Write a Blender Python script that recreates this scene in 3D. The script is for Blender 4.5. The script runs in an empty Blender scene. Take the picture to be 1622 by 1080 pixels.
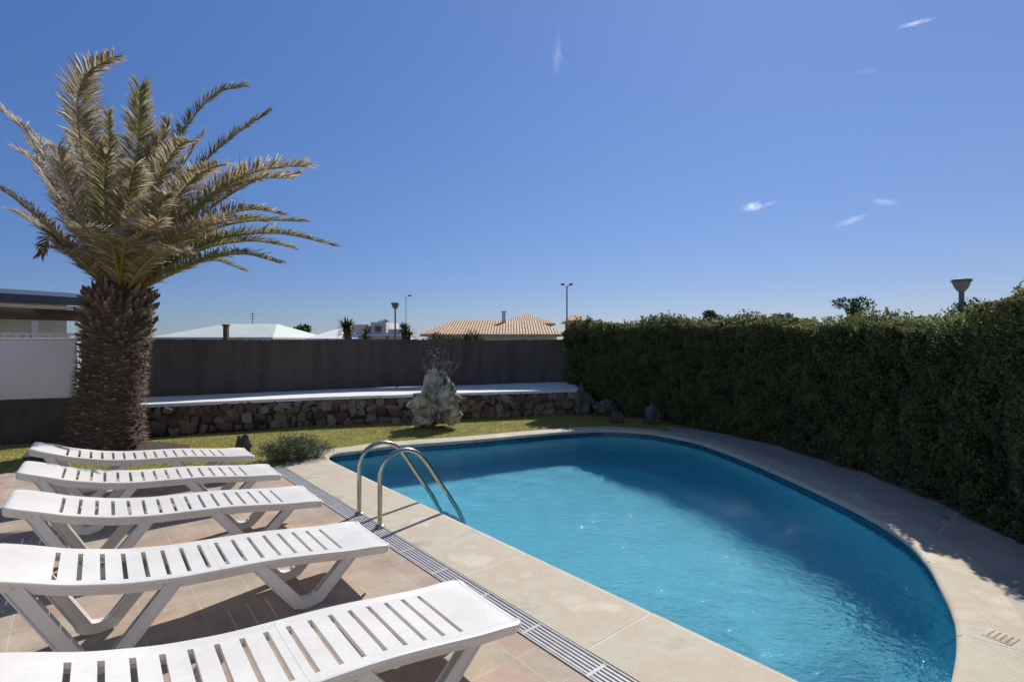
import bpy, bmesh, math, random
import numpy as np
from mathutils import Vector, Matrix, geometry, noise

R = math.radians
rng = random.Random(7)
nr = np.random.RandomState(11)
sc = bpy.context.scene
COL = sc.collection

# ------------------------------------------------------------------ camera
H = 1.7
F = 815.0                      # focal length in photo pixels (1622 wide)
cam_d = bpy.data.cameras.new('camera')
cam_d.sensor_width = 36.0
cam_d.lens = F / 1622.0 * 36.0
cam_d.clip_end = 9000.0
cam_d.clip_start = 0.05
cam = bpy.data.objects.new('camera', cam_d)
COL.objects.link(cam)
cam.location = (0, 0, H)
cam.rotation_euler = (R(90), 0, 0)
sc.camera = cam

# ------------------------------------------------------------------ light
SUN_AZ, SUN_EL = R(26.0), R(41.5)       # azimuth to the right of straight ahead
sun_dir = Vector((math.sin(SUN_AZ) * math.cos(SUN_EL), math.cos(SUN_AZ) * math.cos(SUN_EL), math.sin(SUN_EL)))
w = bpy.data.worlds.new('World')
sc.world = w
w.use_nodes = True
wn = w.node_tree
bg = wn.nodes['Background']
sky = wn.nodes.new('ShaderNodeTexSky')
sky.sky_type = 'NISHITA'
sky.sun_disc = False
sky.sun_elevation = SUN_EL
sky.sun_rotation = SUN_AZ
sky.air_density = 1.0
sky.dust_density = 0.05
sky.ozone_density = 3.0
# the clear deep blue of this sky: less glow low down, bluer overall
geo_ = wn.nodes.new('ShaderNodeTexCoord'); sep = wn.nodes.new('ShaderNodeSeparateXYZ')
wn.links.new(geo_.outputs['Generated'], sep.inputs[0])
tint = wn.nodes.new('ShaderNodeValToRGB')
el_ = tint.color_ramp.elements
for p_, c_ in ((0.0, (0.37, 0.405, 0.58)), (0.10, (0.40, 0.43, 0.60)), (0.28, (0.50, 0.55, 0.71)), (0.5, (0.61, 0.66, 0.86)), (1.0, (0.85, 0.88, 0.95))):
    e_ = el_.new(p_); e_.color = (*c_, 1)
el_.remove(el_[0])
el_.remove(el_[-1])
el_[-1].position = 1.0
wn.links.new(sep.outputs['Z'], tint.inputs[0])
mulc = wn.nodes.new('ShaderNodeMix'); mulc.data_type = 'RGBA'; mulc.blend_type = 'MULTIPLY'; mulc.inputs[0].default_value = 1.0
wn.links.new(sky.outputs[0], mulc.inputs[6]); wn.links.new(tint.outputs[0], mulc.inputs[7])
xm = wn.nodes.new('ShaderNodeMath'); xm.operation = 'MULTIPLY_ADD'; xm.inputs[1].default_value = 0.5; xm.inputs[2].default_value = 0.5
wn.links.new(sep.outputs['X'], xm.inputs[0])
tx = wn.nodes.new('ShaderNodeValToRGB')       # deeper blue away from the sun, paler towards it
for p_, c_ in ((0.15, (0.80, 0.94, 1.06)), (0.5, (1.0, 1.0, 1.0)), (0.85, (1.12, 1.05, 1.0))):
    e_ = tx.color_ramp.elements.new(p_); e_.color = (*c_, 1)
tx.color_ramp.elements.remove(tx.color_ramp.elements[0]); tx.color_ramp.elements.remove(tx.color_ramp.elements[-1])
wn.links.new(xm.outputs[0], tx.inputs[0])
mul2 = wn.nodes.new('ShaderNodeMix'); mul2.data_type = 'RGBA'; mul2.blend_type = 'MULTIPLY'; mul2.inputs[0].default_value = 1.0
wn.links.new(mulc.outputs[2], mul2.inputs[6]); wn.links.new(tx.outputs[0], mul2.inputs[7])
wn.links.new(mul2.outputs[2], bg.inputs[0])
bg.inputs[1].default_value = 0.105
sd = bpy.data.lights.new('sun', 'SUN')
sd.energy = 4.4
sd.angle = R(0.53)
sd.color = (1.0, 0.94, 0.85)
so = bpy.data.objects.new('sun', sd)
COL.objects.link(so)
so.rotation_euler = sun_dir.to_track_quat('Z', 'Y').to_euler()
sc.view_settings.view_transform = 'Standard'
sc.view_settings.look = 'None'
sc.view_settings.exposure = 0.27
sc.view_settings.gamma = 1.0
sc.cycles.use_denoising = True
sc.cycles.max_bounces = 8
sc.cycles.transmission_bounces = 6
sc.cycles.transparent_max_bounces = 12
sc.cycles.volume_bounces = 2
sc.cycles.sample_clamp_indirect = 4.0
try:
    sd.cycles.is_caustics_light = True
except Exception as e:
    print('caustics', e)


# ------------------------------------------------------------------ helpers
def lerp(a, b, t): return a + (b - a) * t
def at(px, py, Y): return Vector(((px - 811) / F * Y, Y, H - (py - 540) / F * Y))
def gp(px, py, z=0.0):
    Y = (H - z) * F / (py - 540)
    return Vector(((px - 811) / F * Y, Y, z))
U = Vector((-0.645, 0.764, 0)); V = Vector((0.764, 0.645, 0))      # along and across the pool's straight side
def uv(u, v, z=0.0): return U * u + V * v + Vector((0, 0, z))

def tag(o, label=None, cat=None, group=None, kind=None):
    if label: o['label'] = label
    if cat: o['category'] = cat
    if group: o['group'] = group
    if kind: o['kind'] = kind
    return o

def empty(name, loc, rz=0.0, label=None, cat=None, group=None):
    o = bpy.data.objects.new(name, None)
    o.empty_display_size = 0.1
    COL.objects.link(o)
    o.location = loc
    o.rotation_euler = (0, 0, rz)
    return tag(o, label, cat, group)

def link_mesh(name, me, mats, parent=None):
    if not isinstance(mats, (list, tuple)): mats = [mats]
    for m in mats: me.materials.append(m)
    o = bpy.data.objects.new(name, me)
    COL.objects.link(o)
    if parent: o.parent = parent
    return o

def build(name, bm, mats, parent=None, angle=38, smooth=True):
    bm.normal_update()
    if smooth:
        a = R(angle)
        for f in bm.faces: f.smooth = True
        for e in bm.edges:
            if len(e.link_faces) == 2:
                if e.calc_face_angle(0) > a: e.smooth = False
    me = bpy.data.meshes.new(name)
    bm.to_mesh(me)
    bm.free()
    return link_mesh(name, me, mats, parent)

def raw_mesh(name, verts, faces, mats, parent=None, var=None, mi=None, smooth=False):
    """verts Nx3 array, faces Mx4 or Mx3 array of indices"""
    me = bpy.data.meshes.new(name)
    verts = np.asarray(verts, dtype=np.float32); faces = np.asarray(faces, dtype=np.int32)
    n, k = faces.shape
    me.vertices.add(len(verts)); me.vertices.foreach_set('co', verts.ravel())
    me.loops.add(n * k); me.loops.foreach_set('vertex_index', faces.ravel())
    me.polygons.add(n)
    me.polygons.foreach_set('loop_start', np.arange(0, n * k, k, dtype=np.int32))
    try: me.polygons.foreach_set('loop_total', np.full(n, k, dtype=np.int32))
    except Exception: pass
    if mi is not None: me.polygons.foreach_set('material_index', np.asarray(mi, dtype=np.int32))
    me.polygons.foreach_set('use_smooth', np.full(n, smooth, dtype=bool))
    me.update(calc_edges=True)
    if var is not None:
        at_ = me.attributes.new('var', 'FLOAT', 'FACE')
        at_.data.foreach_set('value', np.asarray(var, dtype=np.float32))
    return link_mesh(name, me, mats, parent)

def box(bm, c, s, rot=None, mi=0, bev=0.0):
    m = Matrix.Translation(Vector(c))
    if rot is not None: m = m @ (rot if isinstance(rot, Matrix) else Matrix.Rotation(rot, 4, 'Z'))
    m = m @ Matrix.Diagonal((s[0], s[1], s[2], 1))
    r = bmesh.ops.create_cube(bm, size=1, matrix=m)
    fs = {f for v in r['verts'] for f in v.link_faces}
    for f in fs: f.material_index = mi
    if bev > 0:
        es = list({e for v in r['verts'] for e in v.link_edges})
        bmesh.ops.bevel(bm, geom=es, offset=bev, segments=2, profile=0.5, affect='EDGES')
    return r

def tube(bm, pts, rad, seg=10, mi=0, cap=True):
    """swept tube through pts; rad a number or a list"""
    pts = [Vector(p) for p in pts]
    n = len(pts)
    rs = rad if isinstance(rad, (list, tuple)) else [rad] * n
    up = None
    rings = []
    for i, p in enumerate(pts):
        d = (pts[min(i + 1, n - 1)] - pts[max(i - 1, 0)]).normalized()
        if up is None:
            up = Vector((0, 0, 1)) if abs(d.z) < 0.9 else Vector((1, 0, 0))
        a = d.cross(up).normalized()
        b = a.cross(d).normalized()
        up = b
        rings.append([bm.verts.new(p + (a * math.cos(2 * math.pi * k / seg) + b * math.sin(2 * math.pi * k / seg)) * rs[i]) for k in range(seg)])
    for i in range(n - 1):
        for k in range(seg):
            f = bm.faces.new((rings[i][k], rings[i][(k + 1) % seg], rings[i + 1][(k + 1) % seg], rings[i + 1][k]))
            f.material_index = mi
    if cap:
        for rg in (rings[0][::-1], rings[-1]):
            try: bm.faces.new(rg).material_index = mi
            except ValueError: pass
    return rings

def prism(bm, poly, z0, z1, mi=0):
    """extrude an xy polygon"""
    lo = [bm.verts.new((p[0], p[1], z0)) for p in poly]
    hi = [bm.verts.new((p[0], p[1], z1)) for p in poly]
    n = len(poly)
    fs = [bm.faces.new(hi), bm.faces.new(lo[::-1])]
    for i in range(n):
        fs.append(bm.faces.new((lo[i], lo[(i + 1) % n], hi[(i + 1) % n], hi[i])))
    for f in fs: f.material_index = mi
    return fs

def catmull(pts, n_per=8, closed=False):
    pts = [Vector(p) for p in pts]
    out = []
    N = len(pts)
    rng_ = range(N if closed else N - 1)
    for i in rng_:
        if closed: p0, p1, p2, p3 = pts[(i - 1) % N], pts[i], pts[(i + 1) % N], pts[(i + 2) % N]
        else: p0, p1, p2, p3 = pts[max(i - 1, 0)], pts[i], pts[i + 1], pts[min(i + 2, N - 1)]
        for k in range(n_per):
            t = k / n_per
            out.append(0.5 * ((2 * p1) + (p2 - p0) * t + (2 * p0 - 5 * p1 + 4 * p2 - p3) * t * t + (3 * p1 - p0 - 3 * p2 + p3) * t ** 3))
    if not closed: out.append(pts[-1].copy())
    return out

def resample(pts, step, closed=False):
    P = [Vector(p) for p in pts]
    if closed: P = P + [P[0]]
    L = [0.0]
    for i in range(1, len(P)): L.append(L[-1] + (P[i] - P[i - 1]).length)
    n = max(2, int(round(L[-1] / step)))
    out = []
    j = 0
    for k in range(n if closed else n + 1):
        s = L[-1] * k / n
        while j < len(L) - 2 and L[j + 1] < s: j += 1
        t = (s - L[j]) / max(1e-9, L[j + 1] - L[j])
        out.append(P[j].lerp(P[j + 1], t))
    return out

# ------------------------------------------------------------------ materials
def ramp_node(nt, stops):
    r = nt.nodes.new('ShaderNodeValToRGB')
    el = r.color_ramp.elements
    while len(el) < len(stops): el.new(0.5)
    for e, (p, c) in zip(el, stops):
        e.position = p
        e.color = (*c, 1)
    return r

def mat(name, cols, scale=5.0, rough=0.7, detail=6.0, bump=0.0, bscale=None, metal=0.0, stretch=None, spec=0.5, pos=None, attr=None,
        trans=0.0, fine=None, coord='Object'):
    """a noise between the colours of COLS; attr='var' mixes in a per-face value; fine=(scale, amount) a second, finer noise"""
    m = bpy.data.materials.new(name)
    m.use_nodes = True
    nt = m.node_tree
    b = nt.nodes['Principled BSDF']
    b.inputs['Roughness'].default_value = rough
    b.inputs['Metallic'].default_value = metal
    b.inputs['Specular IOR Level'].default_value = spec
    if trans: b.inputs['Transmission Weight'].default_value = 0
    tc = nt.nodes.new('ShaderNodeTexCoord')
    vec = tc.outputs[coord]
    if stretch:
        mp = nt.nodes.new('ShaderNodeMapping')
        mp.inputs['Scale'].default_value = stretch
        nt.links.new(vec, mp.inputs[0]); vec = mp.outputs[0]
    nz = nt.nodes.new('ShaderNodeTexNoise')
    nz.inputs['Scale'].default_value = scale
    nz.inputs['Detail'].default_value = detail
    nz.inputs['Roughness'].default_value = 0.6
    nt.links.new(vec, nz.inputs['Vector'])
    n = len(cols)
    lo, hi = (0.32, 0.68) if pos is None else pos
    stops = [(lerp(lo, hi, i / max(1, n - 1)), c) for i, c in enumerate(cols)]
    src = nz.outputs['Fac']
    if attr:
        a = nt.nodes.new('ShaderNodeAttribute'); a.attribute_name = attr
        mx = nt.nodes.new('ShaderNodeMath'); mx.operation = 'MULTIPLY_ADD'
        nt.links.new(nz.outputs['Fac'], mx.inputs[0]); mx.inputs[1].default_value = 0.35
        nt.links.new(a.outputs['Fac'], mx.inputs[2])
        src = mx.outputs[0]
        stops = [(i / max(1, n - 1), c) for i, c in enumerate(cols)]
        m2 = nt.nodes.new('ShaderNodeMath'); m2.operation = 'DIVIDE'
        nt.links.new(src, m2.inputs[0]); m2.inputs[1].default_value = 1.35
        src = m2.outputs[0]
    rp = ramp_node(nt, stops)
    nt.links.new(src, rp.inputs[0])
    colour = rp.outputs[0]
    if fine:
        n2 = nt.nodes.new('ShaderNodeTexNoise'); n2.inputs['Scale'].default_value = fine[0]; n2.inputs['Detail'].default_value = 4
        nt.links.new(vec, n2.inputs['Vector'])
        mr = nt.nodes.new('ShaderNodeMapRange')
        mr.inputs[1].default_value = 0.3; mr.inputs[2].default_value = 0.7
        mr.inputs[3].default_value = 1 - fine[1]; mr.inputs[4].default_value = 1 + fine[1]
        nt.links.new(n2.outputs['Fac'], mr.inputs[0])
        vm = nt.nodes.new('ShaderNodeVectorMath'); vm.operation = 'SCALE'
        nt.links.new(colour, vm.inputs[0]); nt.links.new(mr.outputs[0], vm.inputs['Scale'])
        colour = vm.outputs[0]
    nt.links.new(colour, b.inputs['Base Color'])
    if bump:
        bp = nt.nodes.new('ShaderNodeBump')
        bp.inputs['Strength'].default_value = bump
        bp.inputs['Distance'].default_value = 0.02
        n3 = nt.nodes.new('ShaderNodeTexNoise'); n3.inputs['Scale'].default_value = bscale or scale * 4; n3.inputs['Detail'].default_value = 8
        nt.links.new(vec, n3.inputs['Vector'])
        nt.links.new(n3.outputs['Fac'], bp.inputs['Height'])
        nt.links.new(bp.outputs[0], b.inputs['Normal'])
    m['colour_socket'] = 0
    return m

def leaf_mat(name, cols, trans=0.3, rough=0.5, scale=3.0):
    m = mat(name, cols, scale=scale, rough=rough, attr='var', spec=0.3)
    nt = m.node_tree
    b = nt.nodes['Principled BSDF']
    out = nt.nodes['Material Output']
    tr = nt.nodes.new('ShaderNodeBsdfTranslucent')
    src = b.inputs['Base Color'].links[0].from_socket
    nt.links.new(src, tr.inputs[0])
    mx = nt.nodes.new('ShaderNodeMixShader'); mx.inputs[0].default_value = trans
    nt.links.new(b.outputs[0], mx.inputs[1]); nt.links.new(tr.outputs[0], mx.inputs[2])
    nt.links.new(mx.outputs[0], out.inputs[0])
    return m

def tile_mat(name, c1, c2, grout, size, mortar=0.012, rough=0.75, stain=0.25, coord='Object', offset=0.0, bump=0.3, width=None, blotch=None):
    m = bpy.data.materials.new(name); m.use_nodes = True
    nt = m.node_tree; b = nt.nodes['Principled BSDF']; b.inputs['Roughness'].default_value = rough
    tc = nt.nodes.new('ShaderNodeTexCoord')
    br = nt.nodes.new('ShaderNodeTexBrick')
    br.offset = offset; br.squash = 1.0
    br.inputs['Scale'].default_value = 1.0
    br.inputs['Brick Width'].default_value = width or size
    br.inputs['Row Height'].default_value = size
    br.inputs['Mortar Size'].default_value = mortar
    br.inputs['Mortar Smooth'].default_value = 0.1
    br.inputs['Color1'].default_value = (*c1, 1); br.inputs['Color2'].default_value = (*c2, 1); br.inputs['Mortar'].default_value = (*grout, 1)
    nt.links.new(tc.outputs[coord], br.inputs['Vector'])
    nz = nt.nodes.new('ShaderNodeTexNoise'); nz.inputs['Scale'].default_value = 2.3; nz.inputs['Detail'].default_value = 8; nz.inputs['Roughness'].default_value = 0.7
    nt.links.new(tc.outputs['Object'], nz.inputs['Vector'])
    mr = nt.nodes.new('ShaderNodeMapRange'); mr.inputs[1].default_value = 0.3; mr.inputs[2].default_value = 0.7
    mr.inputs[3].default_value = 1 - stain; mr.inputs[4].default_value = 1 + stain * 0.6
    nt.links.new(nz.outputs['Fac'], mr.inputs[0])
    vm = nt.nodes.new('ShaderNodeVectorMath'); vm.operation = 'SCALE'
    nt.links.new(br.outputs['Color'], vm.inputs[0]); nt.links.new(mr.outputs[0], vm.inputs['Scale'])
    nt.links.new(vm.outputs[0], b.inputs['Base Color'])
    if bump:
        bp = nt.nodes.new('ShaderNodeBump'); bp.inputs['Strength'].default_value = bump; bp.inputs['Distance'].default_value = 0.01
        n2 = nt.nodes.new('ShaderNodeTexNoise'); n2.inputs['Scale'].default_value = 60; n2.inputs['Detail'].default_value = 6
        nt.links.new(tc.outputs['Object'], n2.inputs['Vector'])
        ad = nt.nodes.new('ShaderNodeMath'); ad.operation = 'SUBTRACT'
        nt.links.new(n2.outputs['Fac'], ad.inputs[0]); nt.links.new(br.outputs['Fac'], ad.inputs[1])
        nt.links.new(ad.outputs[0], bp.inputs['Height']); nt.links.new(bp.outputs[0], b.inputs['Normal'])
    return m

M = {}
M['plastic'] = mat('white_plastic', [(0.63, 0.615, 0.575), (0.74, 0.725, 0.69)], scale=3, rough=0.38, fine=(40, 0.035))
M['stone'] = mat('coping_stone', [(0.36, 0.33, 0.255), (0.49, 0.455, 0.36), (0.47, 0.395, 0.30), (0.58, 0.54, 0.44)], scale=1.7, rough=0.8, bump=0.3, bscale=110, fine=(160, 0.09))
M['grout'] = mat('pale_grout', [(0.64, 0.61, 0.53), (0.74, 0.71, 0.63)], scale=10, rough=0.9)
M['deck'] = tile_mat('terrace_tiles', (0.40, 0.34, 0.26), (0.42, 0.30, 0.24), (0.45, 0.41, 0.34), 0.3, 0.004, stain=0.34)
M['paving'] = tile_mat('garden_paving', (0.42, 0.38, 0.31), (0.38, 0.34, 0.29), (0.56, 0.53, 0.46), 1.05, 0.008, stain=0.2)
M['grate'] = mat('grey_grate_plastic', [(0.35, 0.35, 0.36), (0.46, 0.46, 0.48)], scale=20, rough=0.5)
M['dark'] = mat('dark_channel', [(0.03, 0.03, 0.03), (0.06, 0.055, 0.05)], scale=12, rough=0.9)
M['steel'] = mat('brushed_steel', [(0.40, 0.37, 0.32), (0.52, 0.49, 0.44)], scale=20, rough=0.26, metal=1.0)
M['lawn'] = mat('lawn_turf', [(0.21, 0.21, 0.05), (0.29, 0.27, 0.075), (0.36, 0.32, 0.12)], scale=1.6, rough=0.95, bump=0.8, bscale=140, fine=(45, 0.3))
M['blade'] = leaf_mat('grass_blades', [(0.2, 0.22, 0.04), (0.34, 0.32, 0.075), (0.46, 0.41, 0.15)], trans=0.35)
M['earth'] = mat('ground_earth', [(0.16, 0.13, 0.08), (0.22, 0.2, 0.12), (0.12, 0.13, 0.06)], scale=0.05, rough=1.0, fine=(3, 0.3))
M['darkground'] = mat('dark_brown_ground', [(0.035, 0.025, 0.02), (0.08, 0.055, 0.045), (0.12, 0.09, 0.07)], scale=30, rough=1.0, bump=1.0, bscale=80)
M['rubble'] = mat('rubble_stones', [(0.055, 0.04, 0.032), (0.13, 0.10, 0.08), (0.21, 0.17, 0.14), (0.29, 0.25, 0.21)], scale=4.5, rough=0.95, bump=0.8, bscale=30, attr='var')
M['mortar'] = mat('rubble_mortar', [(0.03, 0.025, 0.02), (0.07, 0.055, 0.045)], scale=8, rough=1.0, bump=0.6)
M['white'] = mat('whitewash', [(0.68, 0.67, 0.66), (0.8, 0.79, 0.77)], scale=1.6, rough=0.85, bump=0.15, bscale=40, fine=(9, 0.05))
M['wallwhite'] = mat('white_render_wall', [(0.68, 0.64, 0.64), (0.76, 0.72, 0.72)], scale=0.9, rough=0.9, bump=0.1, bscale=30)  # the wall's own off-white render colour
M['darkrender'] = mat('dark_plinth_render', [(0.05, 0.045, 0.03), (0.09, 0.08, 0.06)], scale=3, rough=0.95, bump=0.3)
M['screen'] = mat('dark_reed_screen', [(0.065, 0.055, 0.05), (0.105, 0.09, 0.083), (0.08, 0.07, 0.066)], scale=2.2, rough=0.9, stretch=(1, 1, 0.15), fine=(90, 0.3))
M['post'] = mat('dark_fence_post', [(0.04, 0.04, 0.04), (0.07, 0.07, 0.07)], scale=8, rough=0.7)
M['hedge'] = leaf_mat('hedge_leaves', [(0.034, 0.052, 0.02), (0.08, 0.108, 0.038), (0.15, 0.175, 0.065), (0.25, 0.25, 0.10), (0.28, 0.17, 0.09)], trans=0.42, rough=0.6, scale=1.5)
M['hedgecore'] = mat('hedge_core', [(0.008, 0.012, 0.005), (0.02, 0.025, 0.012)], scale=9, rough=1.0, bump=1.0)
M['palmtrunk'] = mat('palm_trunk_boots', [(0.042, 0.029, 0.021), (0.11, 0.076, 0.053), (0.24, 0.172, 0.122), (0.46, 0.38, 0.29)], scale=6, rough=0.95, bump=0.7, bscale=50, attr='var')
M['rachis'] = mat('palm_rachis', [(0.2, 0.17, 0.035), (0.30, 0.25, 0.06)], scale=8, rough=0.5)
M['frond'] = leaf_mat('palm_leaflets', [(0.16, 0.15, 0.055), (0.30, 0.25, 0.12), (0.42, 0.34, 0.2), (0.56, 0.50, 0.41), (0.75, 0.73, 0.68)], trans=0.48, rough=0.55, scale=2)
M['frondgreen'] = leaf_mat('green_palm_leaflets', [(0.10, 0.12, 0.04), (0.22, 0.21, 0.09), (0.36, 0.34, 0.19), (0.6, 0.58, 0.5)], trans=0.48, rough=0.5, scale=2)
M['frondbrown'] = leaf_mat('dry_palm_leaflets', [(0.13, 0.07, 0.035), (0.22, 0.12, 0.06), (0.3, 0.2, 0.12)], trans=0.3, rough=0.7, scale=2)
M['limestone'] = mat('weathered_limestone', [(0.08, 0.068, 0.05), (0.26, 0.225, 0.17), (0.42, 0.375, 0.295), (0.56, 0.51, 0.41)], scale=5, rough=0.95, bump=1.0, bscale=16, pos=(0.36, 0.64))
M['darkrock'] = mat('garden_rock', [(0.04, 0.036, 0.034), (0.10, 0.09, 0.085), (0.19, 0.175, 0.165)], scale=6, rough=0.95, bump=0.9, bscale=20)
M['twig'] = mat('grey_twigs', [(0.12, 0.11, 0.11), (0.24, 0.22, 0.22)], scale=12, rough=0.9)
M['bark'] = mat('tree_bark', [(0.06, 0.045, 0.03), (0.13, 0.1, 0.075)], scale=9, rough=0.95, bump=0.5)
M['treeleaf'] = leaf_mat('tree_leaves', [(0.025, 0.05, 0.015), (0.05, 0.08, 0.025), (0.09, 0.12, 0.045)], trans=0.25)
M['lavender'] = leaf_mat('grey_green_shrub_leaves', [(0.07, 0.11, 0.02), (0.13, 0.16, 0.07), (0.2, 0.22, 0.15), (0.3, 0.31, 0.25)], trans=0.3)
M['tileband'] = None
M['housewall'] = mat('pale_house_wall', [(0.55, 0.53, 0.5), (0.64, 0.62, 0.58)], scale=1, rough=0.9)
M['pinkwall'] = mat('pinkish_house_wall', [(0.58, 0.5, 0.5), (0.66, 0.58, 0.57)], scale=1, rough=0.9)
M['paleroof'] = mat('pale_sheet_roof', [(0.48, 0.53, 0.5), (0.58, 0.62, 0.58)], scale=0.6, rough=0.7)
M['glass'] = mat('dark_window_glass', [(0.03, 0.04, 0.05), (0.06, 0.07, 0.08)], scale=1, rough=0.1)
M['lampmetal'] = mat('lamp_post_metal', [(0.09, 0.12, 0.13), (0.14, 0.17, 0.18)], scale=5, rough=0.5)
M['lampglobe'] = mat('frosted_lamp_bowl', [(0.12, 0.16, 0.17), (0.19, 0.235, 0.24)], scale=5, rough=0.3)
M['beam'] = mat('dark_stained_beam', [(0.05, 0.032, 0.022), (0.1, 0.065, 0.045)], scale=4, rough=0.7, stretch=(0.3, 1, 1))
M['navyroof'] = mat('slate_blue_roof', [(0.04, 0.05, 0.075), (0.07, 0.085, 0.12)], scale=2, rough=0.5)
M['trimpink'] = mat('pale_gutter', [(0.45, 0.38, 0.35), (0.52, 0.45, 0.42)], scale=3, rough=0.6)

def roof_mat():
    m = mat('terracotta_roof_tiles', [(0.45, 0.25, 0.12), (0.6, 0.4, 0.23), (0.7, 0.52, 0.34)], scale=2.5, rough=0.85, fine=(18, 0.25))
    nt = m.node_tree; b = nt.nodes['Principled BSDF']
    tc = nt.nodes.new('ShaderNodeTexCoord')
    wv = nt.nodes.new('ShaderNodeTexWave'); wv.inputs['Scale'].default_value = 1.6; wv.bands_direction = 'X'
    nt.links.new(tc.outputs['Object'], wv.inputs['Vector'])
    bp = nt.nodes.new('ShaderNodeBump'); bp.inputs['Strength'].default_value = 1; bp.inputs['Distance'].default_value = 0.08
    nt.links.new(wv.outputs['Fac'], bp.inputs['Height']); nt.links.new(bp.outputs[0], b.inputs['Normal'])
    return m
M['terracotta'] = roof_mat()

M['liner'] = tile_mat('pool_mosaic_floor', (0.15, 0.55, 0.68), (0.13, 0.51, 0.64), (0.19, 0.58, 0.70), 0.025, 0.002, rough=0.6, stain=0.1, bump=0.0)
M['band'] = tile_mat('dark_blue_tile_band', (0.006, 0.03, 0.08), (0.02, 0.10, 0.2), (0.06, 0.19, 0.29), 0.05, 0.005, rough=0.25, stain=0.3, bump=0.0, coord='UV', width=0.07)

def water_mat():
    m = bpy.data.materials.new('pool_water'); m.use_nodes = True
    nt = m.node_tree
    for n in list(nt.nodes):
        if n.type == 'BSDF_PRINCIPLED': nt.nodes.remove(n)
    out = nt.nodes['Material Output']
    g = nt.nodes.new('ShaderNodeBsdfGlass')
    g.inputs['IOR'].default_value = 1.33
    g.inputs['Roughness'].default_value = 0.009
    g.inputs['Color'].default_value = (0.86, 0.97, 1.0, 1)
    # fine wind ripples, livelier at the near end where the return jets run
    tc = nt.nodes.new('ShaderNodeTexCoord')
    mp = nt.nodes.new('ShaderNodeMapping'); mp.inputs['Scale'].default_value = (1.0, 1.5, 1.0); mp.inputs['Rotation'].default_value = (0, 0, 0.2)
    nt.links.new(tc.outputs['Object'], mp.inputs[0])
    nz = nt.nodes.new('ShaderNodeTexNoise'); nz.inputs['Scale'].default_value = 15.0; nz.inputs['Detail'].default_value = 3.0; nz.inputs['Roughness'].default_value = 0.6
    nt.links.new(mp.outputs[0], nz.inputs['Vector'])
    ds = nt.nodes.new('ShaderNodeVectorMath'); ds.operation = 'DISTANCE'; ds.inputs[1].default_value = (2.3, 2.9, -0.1)
    nt.links.new(tc.outputs['Object'], ds.inputs[0])
    mr = nt.nodes.new('ShaderNodeMapRange'); mr.inputs[1].default_value = 0.8; mr.inputs[2].default_value = 4.2; mr.inputs[3].default_value = 1.0; mr.inputs[4].default_value = 0.12
    nt.links.new(ds.outputs['Value'], mr.inputs[0])
    bp = nt.nodes.new('ShaderNodeBump'); bp.inputs['Distance'].default_value = 0.028
    nt.links.new(mr.outputs[0], bp.inputs['Strength'])
    nt.links.new(nz.outputs['Fac'], bp.inputs['Height']); nt.links.new(bp.outputs[0], g.inputs['Normal'])
    nt.links.new(g.outputs[0], out.inputs[0])
    return m
M['water'] = water_mat()

# ------------------------------------------------------------------ pool outline (world x, y)
S0 = Vector((1.42, 2.54, 0)); S1 = Vector((-2.52, 7.20, 0))
curve = [S1, (-2.68, 7.42, 0), (-2.76, 7.66, 0), (-2.70, 7.84, 0), (-2.46, 7.99, 0), (-2.06, 8.33, 0), (-1.18, 8.70, 0), (-0.56, 8.95, 0), (0.33, 9.39, 0),
         (1.05, 9.72, 0), (1.65, 9.88, 0), (2.24, 9.80, 0), (2.70, 9.48, 0), (3.13, 8.82, 0), (3.33, 8.0, 0), (3.44, 7.2, 0), (3.50, 6.33, 0),
         (3.53, 5.45, 0), (3.50, 4.81, 0), (3.40, 4.35, 0), (3.22, 3.92, 0), (3.04, 3.60, 0), (2.79, 3.19, 0), (2.58, 2.92, 0), (2.34, 2.66, 0), (2.12, 2.46, 0), (1.86, 2.34, 0), (1.62, 2.38, 0), S0]
cp = catmull(curve, 10)
st = [S0.lerp(S1, i / 60) for i in range(60)]
outline = resample(st + cp[:-1], 0.08, closed=True)
NO = len(outline)
def out_norm(P):
    n = len(P); out = []
    for i in range(n):
        d = (P[(i + 1) % n] - P[(i - 1) % n]).normalized()
        out.append(Vector((-d.y, d.x, 0)))
    return out
onrm = out_norm(outline)
cen = sum(outline, Vector()) / NO
if (outline[0] - cen).dot(onrm[0]) < 0: onrm = [-n for n in onrm]
arc = [0.0]
for i in range(NO): arc.append(arc[-1] + (outline[(i + 1) % NO] - outline[i]).length)

def ring(offset_fn, z): return [outline[i] + onrm[i] * offset_fn(i) + Vector((0, 0, z)) for i in range(NO)]
def smoothstep(a, b, x):
    t = min(1, max(0, (x - a) / (b - a))); return t * t * (3 - 2 * t)
arcS1 = (S1 - S0).length
def cop_w(i):
    s = arc[i]
    base = 0.30
    a = 1 - smoothstep(arcS1 + 0.1, arcS1 + 0.7, s)
    b = smoothstep(arc[-1] - 0.9, arc[-1] - 0.3, s)
    return lerp(base, 0.585, max(a, b))

# basin
def tess(outer, holes=()):
    loops = [outer] + list(holes)
    tris = geometry.tessellate_polygon(loops)
    flat = [p for l in loops for p in l]
    return flat, tris

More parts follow.
